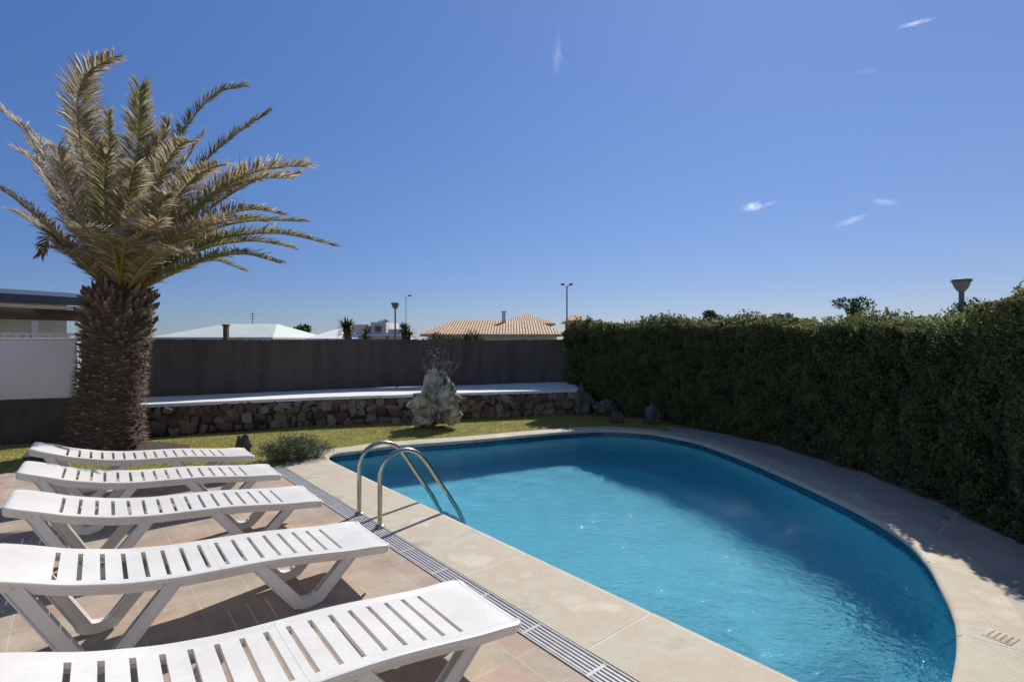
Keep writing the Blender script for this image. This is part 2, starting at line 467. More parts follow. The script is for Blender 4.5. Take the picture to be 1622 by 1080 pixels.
bm = bmesh.new()
uvl = bm.loops.layers.uv.new('UVMap')
levels = [(0, -0.27), (0, -0.6), (0, -1.05), (-0.04, -1.18), (-0.12, -1.27), (-0.22, -1.30)]
rings = [[bm.verts.new(p) for p in ring(lambda i, o=o: o, z)] for o, z in levels]
for a, b_ in zip(rings, rings[1:]):
    for i in range(NO):
        bm.faces.new((a[i], a[(i + 1) % NO], b_[(i + 1) % NO], b_[i]))
last = rings[-1]
for t in geometry.tessellate_polygon([[v.co for v in last]]):
    try: bm.faces.new([last[k] for k in t])
    except ValueError: pass
bmesh.ops.recalc_face_normals(bm, faces=bm.faces)
for f in bm.faces: f.normal_flip() if f.normal.z < -0.5 else None
basin = build('pool_basin', bm, M['liner'])
tag(basin, kind='structure')
bm = bmesh.new()
uvl = bm.loops.layers.uv.new('UVMap')
ra = [bm.verts.new(p) for p in ring(lambda i: 0, 0.0)]; rb = [bm.verts.new(p) for p in ring(lambda i: 0, -0.27)]
for i in range(NO):
    f = bm.faces.new((ra[i], ra[(i + 1) % NO], rb[(i + 1) % NO], rb[i]))
    for l, (s, z) in zip(f.loops, ((arc[i], 0), (arc[i + 1], 0), (arc[i + 1], -0.27), (arc[i], -0.27))): l[uvl].uv = (s, z)
band = build('tile_band', bm, M['band'], basin)

# coping slabs: a ring cut into slabs, with a pale grout ring below
def coping():
    bm = bmesh.new()
    slab = 1.12
    prof = [(-0.035, -0.05), (-0.045, -0.03), (-0.04, -0.008), (-0.018, 0.004), (0.02, 0.006), (None, 0.006), (None, -0.04)]
    def pt(i, o, z, t=0.0):
        a = outline[i % NO] + onrm[i % NO] * (o if o is not None else cop_w(i % NO))
        if t:
            j = (i + 1) % NO
            b = outline[j] + onrm[j] * (o if o is not None else cop_w(j))
            a = a.lerp(b, t)
        return Vector((a.x, a.y, z))
    n_sl = int(arc[-1] / slab)
    cuts = [arc[-1] * k / n_sl + 0.87 for k in range(n_sl)]
    def locate(s):
        s = s % arc[-1]
        for i in range(NO):
            if arc[i] <= s < arc[i + 1]: return i, (s - arc[i]) / (arc[i + 1] - arc[i])
        return 0, 0.0
    for k in range(n_sl):
        s0 = cuts[k] + 0.0065; s1 = cuts[(k + 1) % n_sl] - 0.0065
        if s1 < s0: s1 += arc[-1]
        stn = [s0]
        i0 = 0
        s = s0
        inner = sorted([a for a in arc[:-1]] + [a + arc[-1] for a in arc[:-1]])
        stn += [a for a in inner if s0 + 0.01 < a < s1 - 0.01] + [s1]
        rows = []
        jit = rng.uniform(-0.0015, 0.0015)
        for s in stn:
            i, t = locate(s)
            rows.append([bm.verts.new(pt(i, o, z + jit, t)) for o, z in prof])
        for a, b_ in zip(rows, rows[1:]):
            for j in range(len(prof) - 1):
                bm.faces.new((a[j], b_[j], b_[j + 1], a[j + 1]))
        bm.faces.new(rows[0]); bm.faces.new(rows[-1][::-1])
    bmesh.ops.recalc_face_normals(bm, faces=bm.faces)
    return build('pool_coping', bm, M['stone'], angle=50)
cop = tag(coping(), kind='structure')
bm = bmesh.new()
ra = [bm.verts.new(p) for p in ring(lambda i: -0.036, -0.02)]
ra2 = [bm.verts.new(p) for p in ring(lambda i: -0.012, 0.0035)]
rb = [bm.verts.new(p) for p in ring(lambda i: cop_w(i) - 0.004, 0.0035)]
for p, q in ((ra, ra2), (ra2, rb)):
    for i in range(NO): bm.faces.new((p[i], p[(i + 1) % NO], q[(i + 1) % NO], q[i]))
gr = build('coping_grout', bm, M['grout'], cop)

# water: a fine grid with real ripples
WZ = -0.105
def water():
    x0, x1, y0, y1, d = -3.0, 3.75, 2.1, 10.1, 0.02
    xs = np.arange(x0, x1, d); ys = np.arange(y0, y1, d)
    X, Y = np.meshgrid(xs, ys)
    Z = np.zeros_like(X)
    r = np.random.RandomState(5)
    near = np.clip((6.5 - Y) / 3.0, 0, 1) * np.clip((X + 0.6) / 1.8, 0.15, 1)
    for k in range(64):
        lam = r.uniform(0.09, 0.7) if k % 3 else r.uniform(0.09, 0.2)
        th = r.uniform(0, 2 * np.pi)
        # most crests run across the view, as the breeze comes down the pool
        if k % 2: th = np.pi / 2 + r.normal(0, 0.5)
        ph = r.uniform(0, 2 * np.pi)
        A = 0.00062 * (lam / 0.5) ** 1.15
        kx, ky = np.cos(th) * 2 * np.pi / lam, np.sin(th) * 2 * np.pi / lam
        amp = A * (0.34 + (1.75 if lam < 0.45 else 0.7) * near ** 1.4)
        Z += amp * np.sin(kx * X + ky * Y + ph + 0.8 * np.sin(0.9 * X + 1.3 * Y + ph))
    # ring ripples from the return jet at the near end
    cx, cy = 2.2, 3.2
    rr = np.hypot(X - cx, Y - cy)
    Z += 0.0016 * np.exp(-((rr - 0.75) / 0.5) ** 2) * np.sin(2 * np.pi * rr / 0.21)
    poly = np.array([[p.x, p.y] for p in ring(lambda i: 0.035, 0)])
    # point in polygon
    inside = np.zeros(X.shape, bool)
    px, py = poly[:, 0], poly[:, 1]
    for i in range(len(poly)):
        j = i - 1
        c = ((py[i] > Y) != (py[j] > Y)) & (X < (px[j] - px[i]) * (Y - py[i]) / (py[j] - py[i] + 1e-12) + px[i])
        inside ^= c
    ny, nx = X.shape
    idx = np.arange(nx * ny).reshape(ny, nx)
    # keep a cell when any corner is inside
    keep = inside[:-1, :-1] | inside[1:, :-1] | inside[:-1, 1:] | inside[1:, 1:]
    f = np.stack([idx[:-1, :-1], idx[:-1, 1:], idx[1:, 1:], idx[1:, :-1]], -1)[keep]
    used = np.unique(f)
    remap = -np.ones(nx * ny, int); remap[used] = np.arange(len(used))
    vs = np.stack([X.ravel(), Y.ravel(), Z.ravel() + WZ], -1)[used]
    return raw_mesh('water', vs, remap[f], M['water'], smooth=True)
wat = tag(water(), kind='structure')
try:
    wat.cycles.is_caustics_caster = True
    basin.cycles.is_caustics_receiver = True
    band.cycles.is_caustics_receiver = True
except Exception as e:
    print('caustics obj', e)

# ------------------------------------------------------------------ ground, lawn, terrace, paving
hole = [Vector((p.x, p.y, 0)) for p in ring(lambda i: 0.10, 0)]
def sheet(name, outer, z, m, holes=(), origin=None, rz=0):
    flat, tris = tess([Vector((p[0], p[1], 0)) for p in outer], holes)
    bm = bmesh.new()
    vs = [bm.verts.new((p.x, p.y, z)) for p in flat]
    for t in tris:
        try:
            f = bm.faces.new([vs[i] for i in t])
            f.normal_update()
            if f.normal.z < 0: f.normal_flip()
        except ValueError: pass
    o = build(name, bm, m, smooth=False)
    if rz:
        mt = Matrix.Rotation(rz, 4, 'Z')
        o.data.transform(mt.inverted()); o.matrix_world = mt
    return tag(o, kind='structure')
sheet('ground', [(-3500, -800), (3500, -800), (3500, 6000), (-3500, 6000)], -0.045, M['earth'], [hole])
lawn_poly = [(-12.0, 4.0), (-11.0, 7.0), (-9.5, 7.9), (-8.3, 8.5), (-6.3, 9.15), (-4.6, 10.0), (-3.4, 10.75), (-2.3, 11.3), (-0.9, 11.95), (1.2, 12.55), (2.6, 12.4), (4.6, 10.0), (5.4, 7.0), (5.4, 4.0), (5.0, 1.0), (3, -1), (-12, -1)]
lawn = sheet('lawn', lawn_poly, -0.012, M['lawn'], [hole])
edgeU = uv(6.98, 2.125)
PRZ = math.atan2(V.y, V.x)        # tiles run square to the pool
gL = uv(0, 1.965); gR = uv(0, 2.133)
deck_poly = [uv(-4.5, 1.96), uv(7.45, 1.96), (-3.65, 6.98), (-4.6, 6.72), (-6.2, 6.62), (-9.8, 6.75), (-9.8, -1.5), (0.5, -4)]
sheet('terrace', deck_poly, 0.0, M['deck'], rz=PRZ)
# paving on the hedge side, and round the near end
pav_out = [(5.0, -0.5), (4.9, 2.0), (4.75, 3.2), (4.9, 4.6), (5.1, 5.9), (4.95, 7.2), (4.45, 8.6), (3.7, 9.8), (3.05, 10.3)]
inner_i = [i for i in range(NO) if arc[i] > arcS1 + 0.5 and outline[i].x > 2.75 or (arc[i] > arc[-1] - 2.2)]
inner_i = [i for i in inner_i if arc[i] < arc[-1] - 0.35]
inn = [outline[i] + onrm[i] * (cop_w(i) - 0.02) for i in inner_i]
near_end = [uv(-2.0, 2.14), uv(-5.0, 2.14)]
pav_poly = [(p.x, p.y) for p in inn] + [(p.x, p.y) for p in (uv(-0.9, 2.14), uv(-5.0, 2.14))] + pav_out
sheet('garden_path', pav_poly, -0.002, M['paving'], rz=PRZ)
# dark brown oval patch of ground round the palm
sheet('dark_ground_patch', [Vector((-6.35, 8.0)) + Vector((math.cos(a) * (1.15 + 0.12 * math.sin(3 * a)), math.sin(a) * 0.75)) for a in [k * math.pi / 16 for k in range(32)]], -0.004, M['darkground'])

# drain grate between terrace and coping
dr = empty('drain_grate', uv(-4.5, 1.968), PRZ, 'long grey slotted drain grate set between the terrace tiles and the pool coping', 'drain grate')
L_dr = 11.9
bm = bmesh.new()
box(bm, (0.082, L_dr / 2, -0.032), (0.15, L_dr, 0.012))
build('channel', bm, M['dark'], dr)
bm = bmesh.new()
for x in (0.006, 0.158):
    box(bm, (x, L_dr / 2, -0.010), (0.012, L_dr, 0.030), bev=0.002)
build('frame', bm, M['grate'], dr)
bm = bmesh.new()
for k in range(5):
    box(bm, (0.03 + k * 0.0265, L_dr / 2, -0.008), (0.014, L_dr, 0.018))
for k in range(int(L_dr / 0.5)):
    box(bm, (0.082, 0.25 + k * 0.5, -0.0065), (0.139, 0.022, 0.017))
for k in range(int(L_dr / 0.05)):
    box(bm, (0.082, 0.02 + k * 0.05, -0.0125), (0.136, 0.007, 0.012))
build('slats', bm, M['grate'], dr)

# skimmer cover on the near right paving
sk = empty('skimmer_cover', Vector((2.80, 2.95, 0.0045)), 0.5, 'small square perforated cover set in the paving beside the rounded pool end', 'skimmer cover')
bm = bmesh.new()
box(bm, (0, 0, 0.002), (0.13, 0.13, 0.003), bev=0.001)
build('lid', bm, M['stone'], sk)
bm = bmesh.new()
for i in range(4):
    for j in range(4):
        box(bm, (-0.04 + i * 0.027, -0.04 + j * 0.027, 0.003), (0.014, 0.008, 0.003))
build('slots', bm, M['dark'], sk)

# ------------------------------------------------------------------ pool ladder
def ladder():
    base = uv(4.37, 2.11)
    root = empty('pool_ladder', base, PRZ, 'stainless steel pool ladder with two curved handrails over the coping', 'pool ladder')
    path = [(0, 0.0), (0, 0.25), (0, 0.42), (0.008, 0.51), (0.045, 0.59), (0.11, 0.645), (0.20, 0.672), (0.29, 0.668), (0.38, 0.63), (0.45, 0.565), (0.52, 0.475), (0.63, 0.31), (0.77, 0.11), (0.86, -0.03), (0.91, -0.14), (0.93, -0.28), (0.93, -0.7), (0.93, -1.1)]
    pts = catmull([(a, 0, b) for a, b in path], 5)
    for y in (0.0, 0.45):
        bm = bmesh.new()
        tube(bm, [p + Vector((0, y, 0)) for p in pts], 0.0215, 14)
        r = build('handrail', bm, M['steel'], root)
        bm = bmesh.new()
        tube(bm, [(0, y, 0.006), (0, y, 0.014), (0, y, 0.026), (0, y, 0.03)], [0.045, 0.045, 0.034, 0.023], 18)
        build('flange', bm, M['steel'], r)
    for z in (-0.3, -0.55, -0.8):
        bm = bmesh.new()
        box(bm, (0.93, 0.225, z), (0.085, 0.41, 0.025), bev=0.006)
        build('tread', bm, M['steel'], root)
ladder()

# ------------------------------------------------------------------ the villa added unseen behind the camera to bounce light onto shaded faces
bounce_villa = empty('bounce_villa', (-1.0, -5.2, 0), 0, 'white house added unseen behind the camera to bounce light onto shaded faces', 'house')
bm = bmesh.new()
box(bm, (0, -3.0, 2.6), (16.0, 6.0, 5.4))
build('wall', bm, M['white'], bounce_villa)
bm = bmesh.new()
box(bm, (0, -3.0, 5.42), (16.8, 6.8, 0.24))
build('roof', bm, M['terracotta'], bounce_villa)
for x in (-5.5, -2.0, 1.5, 5.0):
    bm = bmesh.new(); box(bm, (x, 0.0, 1.1), (1.5, 0.06, 2.15)); wi = build('window', bm, M['glass'], bounce_villa)
    bm = bmesh.new()
    for q in (-0.78, 0.0, 0.78): box(bm, (x + q, 0.02, 1.1), (0.07, 0.09, 2.2))
    build('window_frame', bm, M['white'], wi)

# ------------------------------------------------------------------ sun loungers
LW = 0.575; LL = 2.08
prof_t = [0.0, 0.03, 0.12, 0.27, 0.5, 0.70, 0.87, 1.05, 1.27, 1.5, 1.74, 1.9, 2.08]
prof_z = [0.262, 0.283, 0.294, 0.303, 0.335, 0.362, 0.378, 0.388, 0.403, 0.438, 0.500, 0.562, 0.622]
def lz(t): return float(np.interp(t, prof_t, prof_z))
_tt = np.linspace(0, LL, 209)
_zz = np.interp(_tt, prof_t, prof_z)
_k = np.exp(-np.linspace(-2, 2, 25) ** 2); _k /= _k.sum()
_zs = np.convolve(np.pad(_zz, 12, mode='edge'), _k, mode='valid')
_zs[:5] = _zz[:5]
def lz(t): return float(np.interp(t, _tt, _zs))

def panel(t0, t1, name, root, ends):
    """slatted plastic deck with real slots, rolled rims and skirts; local x = from foot (0) to head (-), y = width"""
    slots = [0.34 + k * 0.0965 for k in range(16)]
    sw = 0.0112
    ts = set([t0, t1])
    for s in slots:
        if t0 - 0.02 < s - sw and s + sw < t1 + 0.02: ts |= {s - sw, s + sw}
    t = t0
    while t < t1:
        ts.add(round(t, 4)); t += 0.04
    if 'foot' in ends: ts |= {0.004, 0.012, 0.025, 0.05, 0.075}
    if 'head' in ends: ts |= {LL - 0.004, LL - 0.015, LL - 0.03, LL - 0.06, LL - 0.09}
    ts = sorted(x for x in ts if t0 <= x <= t1)
    # drop near duplicates that are not slot edges
    edges = {s - sw for s in slots} | {s + sw for s in slots} | {t0, t1}
    out = []
    for x in ts:
        if x not in edges and any(abs(x - e) < 0.012 for e in edges): continue
        if out and abs(x - out[-1]) < 0.0015: continue
        out.append(x)
    ts = out
    def is_slot(a, b):
        m_ = (a + b) / 2
        return any(abs(m_ - s) < sw - 0.001 for s in slots)
    half = LW / 2
    cs = [(0.034, -0.066), (0.024, -0.030), (0.020, -0.026), (0.003, -0.024), (0.0, -0.020), (0.0, -0.006), (0.003, 0.0), (0.010, 0.0035), (0.030, 0.004), (0.044, -0.001), (0.06, -0.004), (0.076, -0.004), (0.115, -0.004), (half, -0.004)]
    cs = cs + [(LW - a, b) for a, b in cs[-2::-1]]
    slot_a, slot_b = 0.076, LW - 0.076
    bm = bmesh.new()
    rows = []
    for t in ts:
        row = []
        ins = 0.0; dz = 0.0
        for e, te in (('foot', t), ('head', LL - t)):
            if e in ends and te < 0.09:
                q = 1 - te / 0.09
                ins = 0.075 * (1 - math.sqrt(max(0, 1 - q * q)))
                if te < 0.03: dz = -0.034 * (1 - te / 0.03) ** 3
        for y, z in cs:
            yy = half + (y - half) * (half - ins) / half * (1 + 0.08 * math.exp(-(t / 0.35) ** 2))
            row.append(bm.verts.new((-t, yy, lz(t) + (max(z + dz, -0.018 + (z + 0.006) * 0.2) if z > -0.015 else z))))
        rows.append(row)
    for i in range(len(rows) - 1):
        sl = is_slot(ts[i], ts[i + 1])
        for j in range(len(cs) - 1):
            ya, yb = cs[j][0], cs[j + 1][0]
            if sl and ya >= slot_a - 1e-5 and yb <= slot_b + 1e-5: continue
            bm.faces.new((rows[i][j], rows[i][j + 1], rows[i + 1][j + 1], rows[i + 1][j]))
    # ribs: the slots have deep walls
    dp = 0.024
    ja = min(range(len(cs)), key=lambda j: abs(cs[j][0] - slot_a)); jb = min(range(len(cs)), key=lambda j: abs(cs[j][0] - slot_b))
    for i in range(len(rows) - 1):
        if not is_slot(ts[i], ts[i + 1]): continue
        loop = [rows[i][j] for j in range(ja, jb + 1)] + [rows[i + 1][j] for j in range(jb, ja - 1, -1)]
        low = [bm.verts.new(v.co - Vector((0, 0, dp))) for v in loop]
        for k in range(len(loop)):
            q = (k + 1) % len(loop)
            bm.faces.new((loop[k], loop[q], low[q], low[k]))
    bmesh.ops.recalc_face_normals(bm, faces=bm.faces)
    up = sum(f.normal.z * f.calc_area() for f in bm.faces)
    if up < 0: bmesh.ops.reverse_faces(bm, faces=bm.faces)
    bmesh.ops.solidify(bm, geom=bm.faces[:], thickness=0.005)
    return build(name, bm, M['plastic'], root, angle=24)

def v_leg(tc, half_w, y, z_off, root):
    """one V shaped trestle leg, a flat channel in the side plane"""
    bm = bmesh.new()
    th = 0.046; wd = 0.070
    bot = Vector((-tc, y, 0.0))
    tips = [Vector((-(tc + s * half_w), y, lz(tc + s * half_w) - 0.03)) for s in (-1, 1)]
    # outline in xz
    def arm(tip, s):
        foot = Vector((bot.x - s * 0.05, y, 0.03))
        d = (tip - foot).normalized(); n = Vector((d.z, 0, -d.x))
        a = [foot + n * wd / 2, tip + n * wd / 2, tip - n * wd / 2, foot - n * wd / 2]
        return foot, tip, d, n
    for (tip, s) in zip(tips, (-1, 1)):
        foot, tip, d, n = arm(tip, s)
        L = (tip - foot).length
        rot = Matrix((( d.x, 0, n.x), (0, 1, 0), (d.z, 0, n.z))).to_4x4()
        box(bm, (foot + tip) / 2, (L, th, wd), rot=rot, bev=0.004)
        # raised edges of the channel
        for q in (-1, 1):
            box(bm, (foot + tip) / 2 + n * q * (wd / 2 - 0.004), (L - 0.02, th + 0.016, 0.008), rot=rot, bev=0.002)
    # rounded foot joining the arms
    n_ = 9
    outer = [bot + Vector((0.11 * math.cos(math.pi * (1 + k / (n_ - 1))), 0, 0.062 + 0.062 * math.sin(math.pi * (1 + k / (n_ - 1))))) for k in range(n_)]
    inner = [bot + Vector((0.045 * math.cos(math.pi * (1 + k / (n_ - 1))), 0, 0.085 + 0.022 * math.sin(math.pi * (1 + k / (n_ - 1))))) for k in range(n_)]
    poly = outer + inner[::-1]
    A = [bm.verts.new(p + Vector((0, th / 2 + 0.005, 0))) for p in poly]; B = [bm.verts.new(p - Vector((0, th / 2 + 0.005, 0))) for p in poly]
    m_ = len(poly)
    for k in range(n_ - 1):
        bm.faces.new((A[k], A[k + 1], A[m_ - 2 - k], A[m_ - 1 - k])); bm.faces.new((B[k + 1], B[k], B[m_ - 1 - k], B[m_ - 2 - k]))
    for k in range(m_): bm.faces.new((A[(k + 1) % m_], A[k], B[k], B[(k + 1) % m_]))
    bmesh.ops.recalc_face_normals(bm, faces=bm.faces)
    return build('leg', bm, M['plastic'], root, angle=40)

def make_lounger():
    root = empty('sun_lounger', (0, 0, 0))
    panel(0.0, 1.063, 'seat', root, ('foot',))
    panel(1.0645, LL, 'backrest', root, ('head',))
    for tc, hw in ((0.57, 0.30), (1.61, 0.33)):
        for y in (0.05, LW - 0.05):
            v_leg(tc, hw, y, 0, root)
    bm = bmesh.new()      # stiffening bars under the deck
    for t in (0.291, 0.871, 1.353, 1.94):
        box(bm, (-t, LW / 2, lz(t) - 0.033), (0.022, LW - 0.03, 0.035), bev=0.003)
    build('crossbars', bm, M['plastic'], root)
    return root

def copy_tree(o, parent=None):
    c = o.copy(); COL.objects.link(c); c.parent = parent
    for ch in [x for x in o.children]: copy_tree(ch, c)
    return c

lounge_rz = R(38.6)
feet = [((832, 984), 0.27, 0.0, 'large white slatted sun lounger closest to the bottom edge, its near legs cut off'),
        ((622, 862), 0.27, 0.3, 'white slatted sun lounger second from the bottom edge, its foot beside the drain grate'),
        ((515, 793), 0.27, -0.4, 'white slatted sun lounger in the middle of the row of five'),
        ((449, 752), 0.27, -0.6, 'white slatted sun lounger fourth from the camera, just in front of the farthest one'),
        ((406, 722), 0.27, 0.2, 'farthest white slatted sun lounger, in front of the palm trunk and beside the shrub')]
proto = make_lounger()
for i, ((px, py), hz, dr_, lab) in enumerate(feet):
    o = proto if i == 0 else copy_tree(proto)
    g = gp(px, py, hz)
    o.location = (g.x, g.y, 0.0)
    o.rotation_euler = (0, 0, lounge_rz + R(dr_))
    tag(o, lab, 'sun lounger', 'row of white sun loungers on the terrace')

# ------------------------------------------------------------------ rubble wall with white ledge
front = resample(catmull([(-9.6, 7.95, 0), (-8.3, 8.42, 0), (-6.64, 9.2, 0), (-4.74, 10.05, 0), (-3.62, 10.5, 0), (-2.39, 10.85, 0), (-0.98, 11.3, 0), (1.15, 11.95, 0), (2.6, 12.3, 0)], 8), 0.25)
back_def = [(-10.0, 8.75, .62), (-8.4, 9.35, .62), (-7.05, 9.95, .62), (-5.16, 11.03, .61), (-4.07, 11.8, .595), (-2.76, 12.5, .575), (-1.13, 12.85, .60), (1.25, 12.95, .68), (2.2, 13.0, .69)]
back = [Vector((p.x, p.y, 0)) for p in resample(catmull([(a, b, 0) for a, b, c in back_def], 8), 0.25)]
back_z = [float(np.interp(p.x, [q[0] for q in back_def], [q[2] for q in back_def])) for p in back]
WT = 0.57
stone_wall = empty('rubble_wall', front[len(front) // 2], 0, 'low retaining wall of dark brown rubble stones along the back of the lawn', 'wall')
inv = Matrix.Translation(-front[len(front) // 2])
fr2 = [p for p in front if -7.2 < p.x < 2.0]
bm = bmesh.new()
rows = []
for i, p in enumerate(fr2):
    d = (fr2[min(i + 1, len(fr2) - 1)] - fr2[max(i - 1, 0)]).normalized(); n = Vector((d.y, -d.x, 0))
    if n.y > 0: n = -n
    rows.append([bm.verts.new(q) for q in (p + n * 0.02 + Vector((0, 0, -0.1)), p + n * 0.02 + Vector((0, 0, WT - 0.06)), p - n * 0.3 + Vector((0, 0, WT - 0.06)), p - n * 0.3 + Vector((0, 0, -0.1)))])
for a, b_ in zip(rows, rows[1:]):
    for j in range(4): bm.faces.new((a[j], a[(j + 1) % 4], b_[(j + 1) % 4], b_[j]))
bm.faces.new(rows[0]); bm.faces.new(rows[-1][::-1])
bmesh.ops.recalc_face_normals(bm, faces=bm.faces)
bm.transform(inv)
build('mortar_core', bm, M['mortar'], stone_wall, smooth=False)

def stones_mesh():
    """irregular stones laid in rough courses against the wall's face"""
    V_, F_, var = [], [], []
    base = bmesh.new(); bmesh.ops.create_icosphere(base, subdivisions=3, radius=1.0)
    bv = np.array([v.co[:] for v in base.verts]); bf = np.array([[v.index for v in f.verts] for f in base.faces]); base.free()
    dense = resample(fr2, 0.02)
    s = 0.0; total = (len(dense) - 1) * 0.02
    z = 0.0
    r = random.Random(3)
    courses = [(-0.03, 0.17), (0.12, 0.19), (0.28, 0.16), (0.41, 0.14)]
    for ci, (z0, hh) in enumerate(courses):
        s = r.uniform(0, 0.15)
        while s < total - 0.1:
            wd = r.uniform(0.09, 0.30); h = hh * r.uniform(0.75, 1.35)
            i = min(len(dense) - 2, int((s + wd / 2) / 0.02))
            p = dense[i]; d = (dense[min(i + 3, len(dense) - 1)] - dense[max(0, i - 3)]).normalized(); n = Vector((d.y, -d.x, 0))
            if n.y > 0: n = -n
            zc = min(z0 + h / 2 + r.uniform(-0.04, 0.04), WT - 0.055 - h / 2)
            seed = Vector((r.uniform(-50, 50), r.uniform(-50, 50), r.uniform(-50, 50)))
            sq = np.sign(bv) * np.abs(bv) ** 0.62
            ns = np.array([noise.noise(Vector(q) * 1.6 + seed) for q in bv])
            q = sq * (1 + 0.5 * ns)[:, None]
            loc = q * np.array([wd / 2 * 1.02, 0.10 + r.uniform(0, 0.03), h / 2])
            an = r.uniform(-0.4, 0.4)
            lx = loc[:, 0] * math.cos(an) - loc[:, 2] * math.sin(an); lzz = loc[:, 0] * math.sin(an) + loc[:, 2] * math.cos(an)
            off = len(V_) and sum(len(a) for a in V_) or 0
            P = np.stack([p.x + lx * d.x + loc[:, 1] * n.x - n.x * 0.02, p.y + lx * d.y + loc[:, 1] * n.y - n.y * 0.02, zc + lzz], -1)
            V_.append(P); F_.append(bf + off); var += [r.random()] * len(bf)
            s += wd * 0.97 + r.uniform(-0.005, 0.03)
    V_ = np.concatenate(V_) - np.array(front[len(front) // 2][:]); F_ = np.concatenate(F_)
    return raw_mesh('stones', V_, F_, M['rubble'], stone_wall, var=var, smooth=True)
stones_mesh()

# white ledge slab on top, back to the fence
bm = bmesh.new()
lf = resample([p for p in front if -7.2 < p.x < 1.65], 0.25); lb0 = [Vector((p.x, p.y, z)) for p, z in zip(back, back_z) if -7.9 < p.x < 1.6]
lb = []
for k in range(len(lf)):
    q = k / (len(lf) - 1) * (len(lb0) - 1); i = min(len(lb0) - 2, int(q)); lb.append(lb0[i].lerp(lb0[i + 1], q - i))
rows = []
for i, p in enumerate(lf):
    d = (lf[min(i + 1, len(lf) - 1)] - lf[max(i - 1, 0)]).normalized()
    a_ = p + Vector((d.y, -d.x, 0)) * 0.05; b_ = lb[i] + Vector((0, 0.10, 0))
    m1 = a_.lerp(b_, 0.33); m2 = a_.lerp(b_, 0.7)
    w1 = 0.006 * noise.noise(Vector((i * 0.4, 0, 0))); bz = lb[i].z
    rows.append([bm.verts.new(c) for c in ((a_.x, a_.y, WT - 0.06), (a_.x, a_.y, WT - 0.006), (a_.x, a_.y + 0.006, WT), (m1.x, m1.y, lerp(WT, bz, 0.3) + w1), (m2.x, m2.y, lerp(WT, bz, 0.68) - w1), (b_.x, b_.y, bz), (b_.x, b_.y, WT - 0.06))])
for a_, b_ in zip(rows, rows[1:]):
    for j in range(6): bm.faces.new((a_[j], a_[j + 1], b_[j + 1], b_[j]))
    bm.faces.new((a_[6], a_[0], b_[0], b_[6]))
bm.faces.new(rows[0]); bm.faces.new(rows[-1][::-1])
bmesh.ops.recalc_face_normals(bm, faces=bm.faces)
bm.transform(inv)
build('white_ledge', bm, M['white'], stone_wall)

# ------------------------------------------------------------------ dark screen fence on the ledge
FT = 1.73
bk = [p for p in back if p.x > -8.4]
bk = [p for p in bk if p.x < 2.0]
nseg = 7
bkr = resample(bk, (sum((bk[i + 1] - bk[i]).length for i in range(len(bk) - 1))) / (nseg * 12))
fence = empty('screen_fence', (bk[0].x, bk[0].y, WT), 0, 'tall dark grey reed screen fence standing on the white ledge', 'fence')
finv = -Vector((bk[0].x, bk[0].y, WT))
per = 12
for s in range(nseg):
    a = bkr[s * per: (s + 1) * per + 1]
    if len(a) < 3: continue
    fine_ = resample(a, 0.012)
    rr = random.Random(s)
    vs, fs = [], []
    hh = 0
    for i, p in enumerate(fine_):
        d = (fine_[min(i + 1, len(fine_) - 1)] - fine_[max(i - 1, 0)]).normalized(); n = Vector((d.y, -d.x, 0))
        o_ = 0.004 * (1 if i % 2 else -1) + 0.008 * math.sin(i * 0.11 + s) 
        hh = 0.6 * hh + rr.uniform(-0.007, 0.007)
        t_ = FT + hh + 0.012 * math.sin(i * 0.02 + s * 2)
        for z in (WT + 0.015, WT + 0.45, t_ - 0.05, t_):
            q = p + n * (o_ + (0.01 * math.sin(z * 9 + i * 0.05))) + finv
            vs.append((q.x, q.y, z - WT))
    for i in range(len(fine_) - 1):
        for j in range(3):
            fs.append((i * 4 + j, (i + 1) * 4 + j, (i + 1) * 4 + j + 1, i * 4 + j + 1))
    pn = raw_mesh('screen_panel', vs, fs, M['screen'], fence, smooth=False)
    md = pn.modifiers.new('thick', 'SOLIDIFY'); md.thickness = 0.012
for s in range(nseg + 1):
    p = bkr[min(s * per, len(bkr) - 1)] + finv + Vector((0.0, 0.04, 0))
    bm = bmesh.new()
    tube(bm, [(p.x, p.y, 0), (p.x, p.y, FT - WT + 0.01)], 0.025, 10)
    build('post', bm, M['post'], fence)
bm = bmesh.new()
tube(bm, [p + finv + Vector((0, 0.03, FT - WT - 0.03)) for p in bkr[::3]], 0.014, 8)
build('top_wire', bm, M['post'], fence)

# ------------------------------------------------------------------ white wall on a dark plinth at the left
wl = empty('garden_wall', (-7.55, 8.93, 0), math.atan2(0.35, 0.94), 'white rendered garden wall on a dark plinth, left of the palm trunk', 'wall')
bm = bmesh.new(); box(bm, (-3.0, 0.12, 0.28), (6.0, 0.3, 0.86), bev=0.008); build('plinth', bm, M['darkrender'], wl)
bm = bmesh.new(); box(bm, (-3.0, 0.13, 1.215), (6.0, 0.24, 1.0), bev=0.01); build('wall_panel', bm, M['wallwhite'], wl)
bm = bmesh.new(); box(bm, (-3.0, 0.13, 1.735), (6.06, 0.3, 0.04), bev=0.008); build('cap', bm, M['wallwhite'], wl)

# ------------------------------------------------------------------ neighbour's veranda
vd = Vector((0.9, 1.55, 0)).normalized()
vr = empty('veranda', (-10.4, 13.3, -0.17), math.atan2(vd.y, vd.x), 'open veranda with dark slate roof and brown beam behind the white wall', 'veranda')
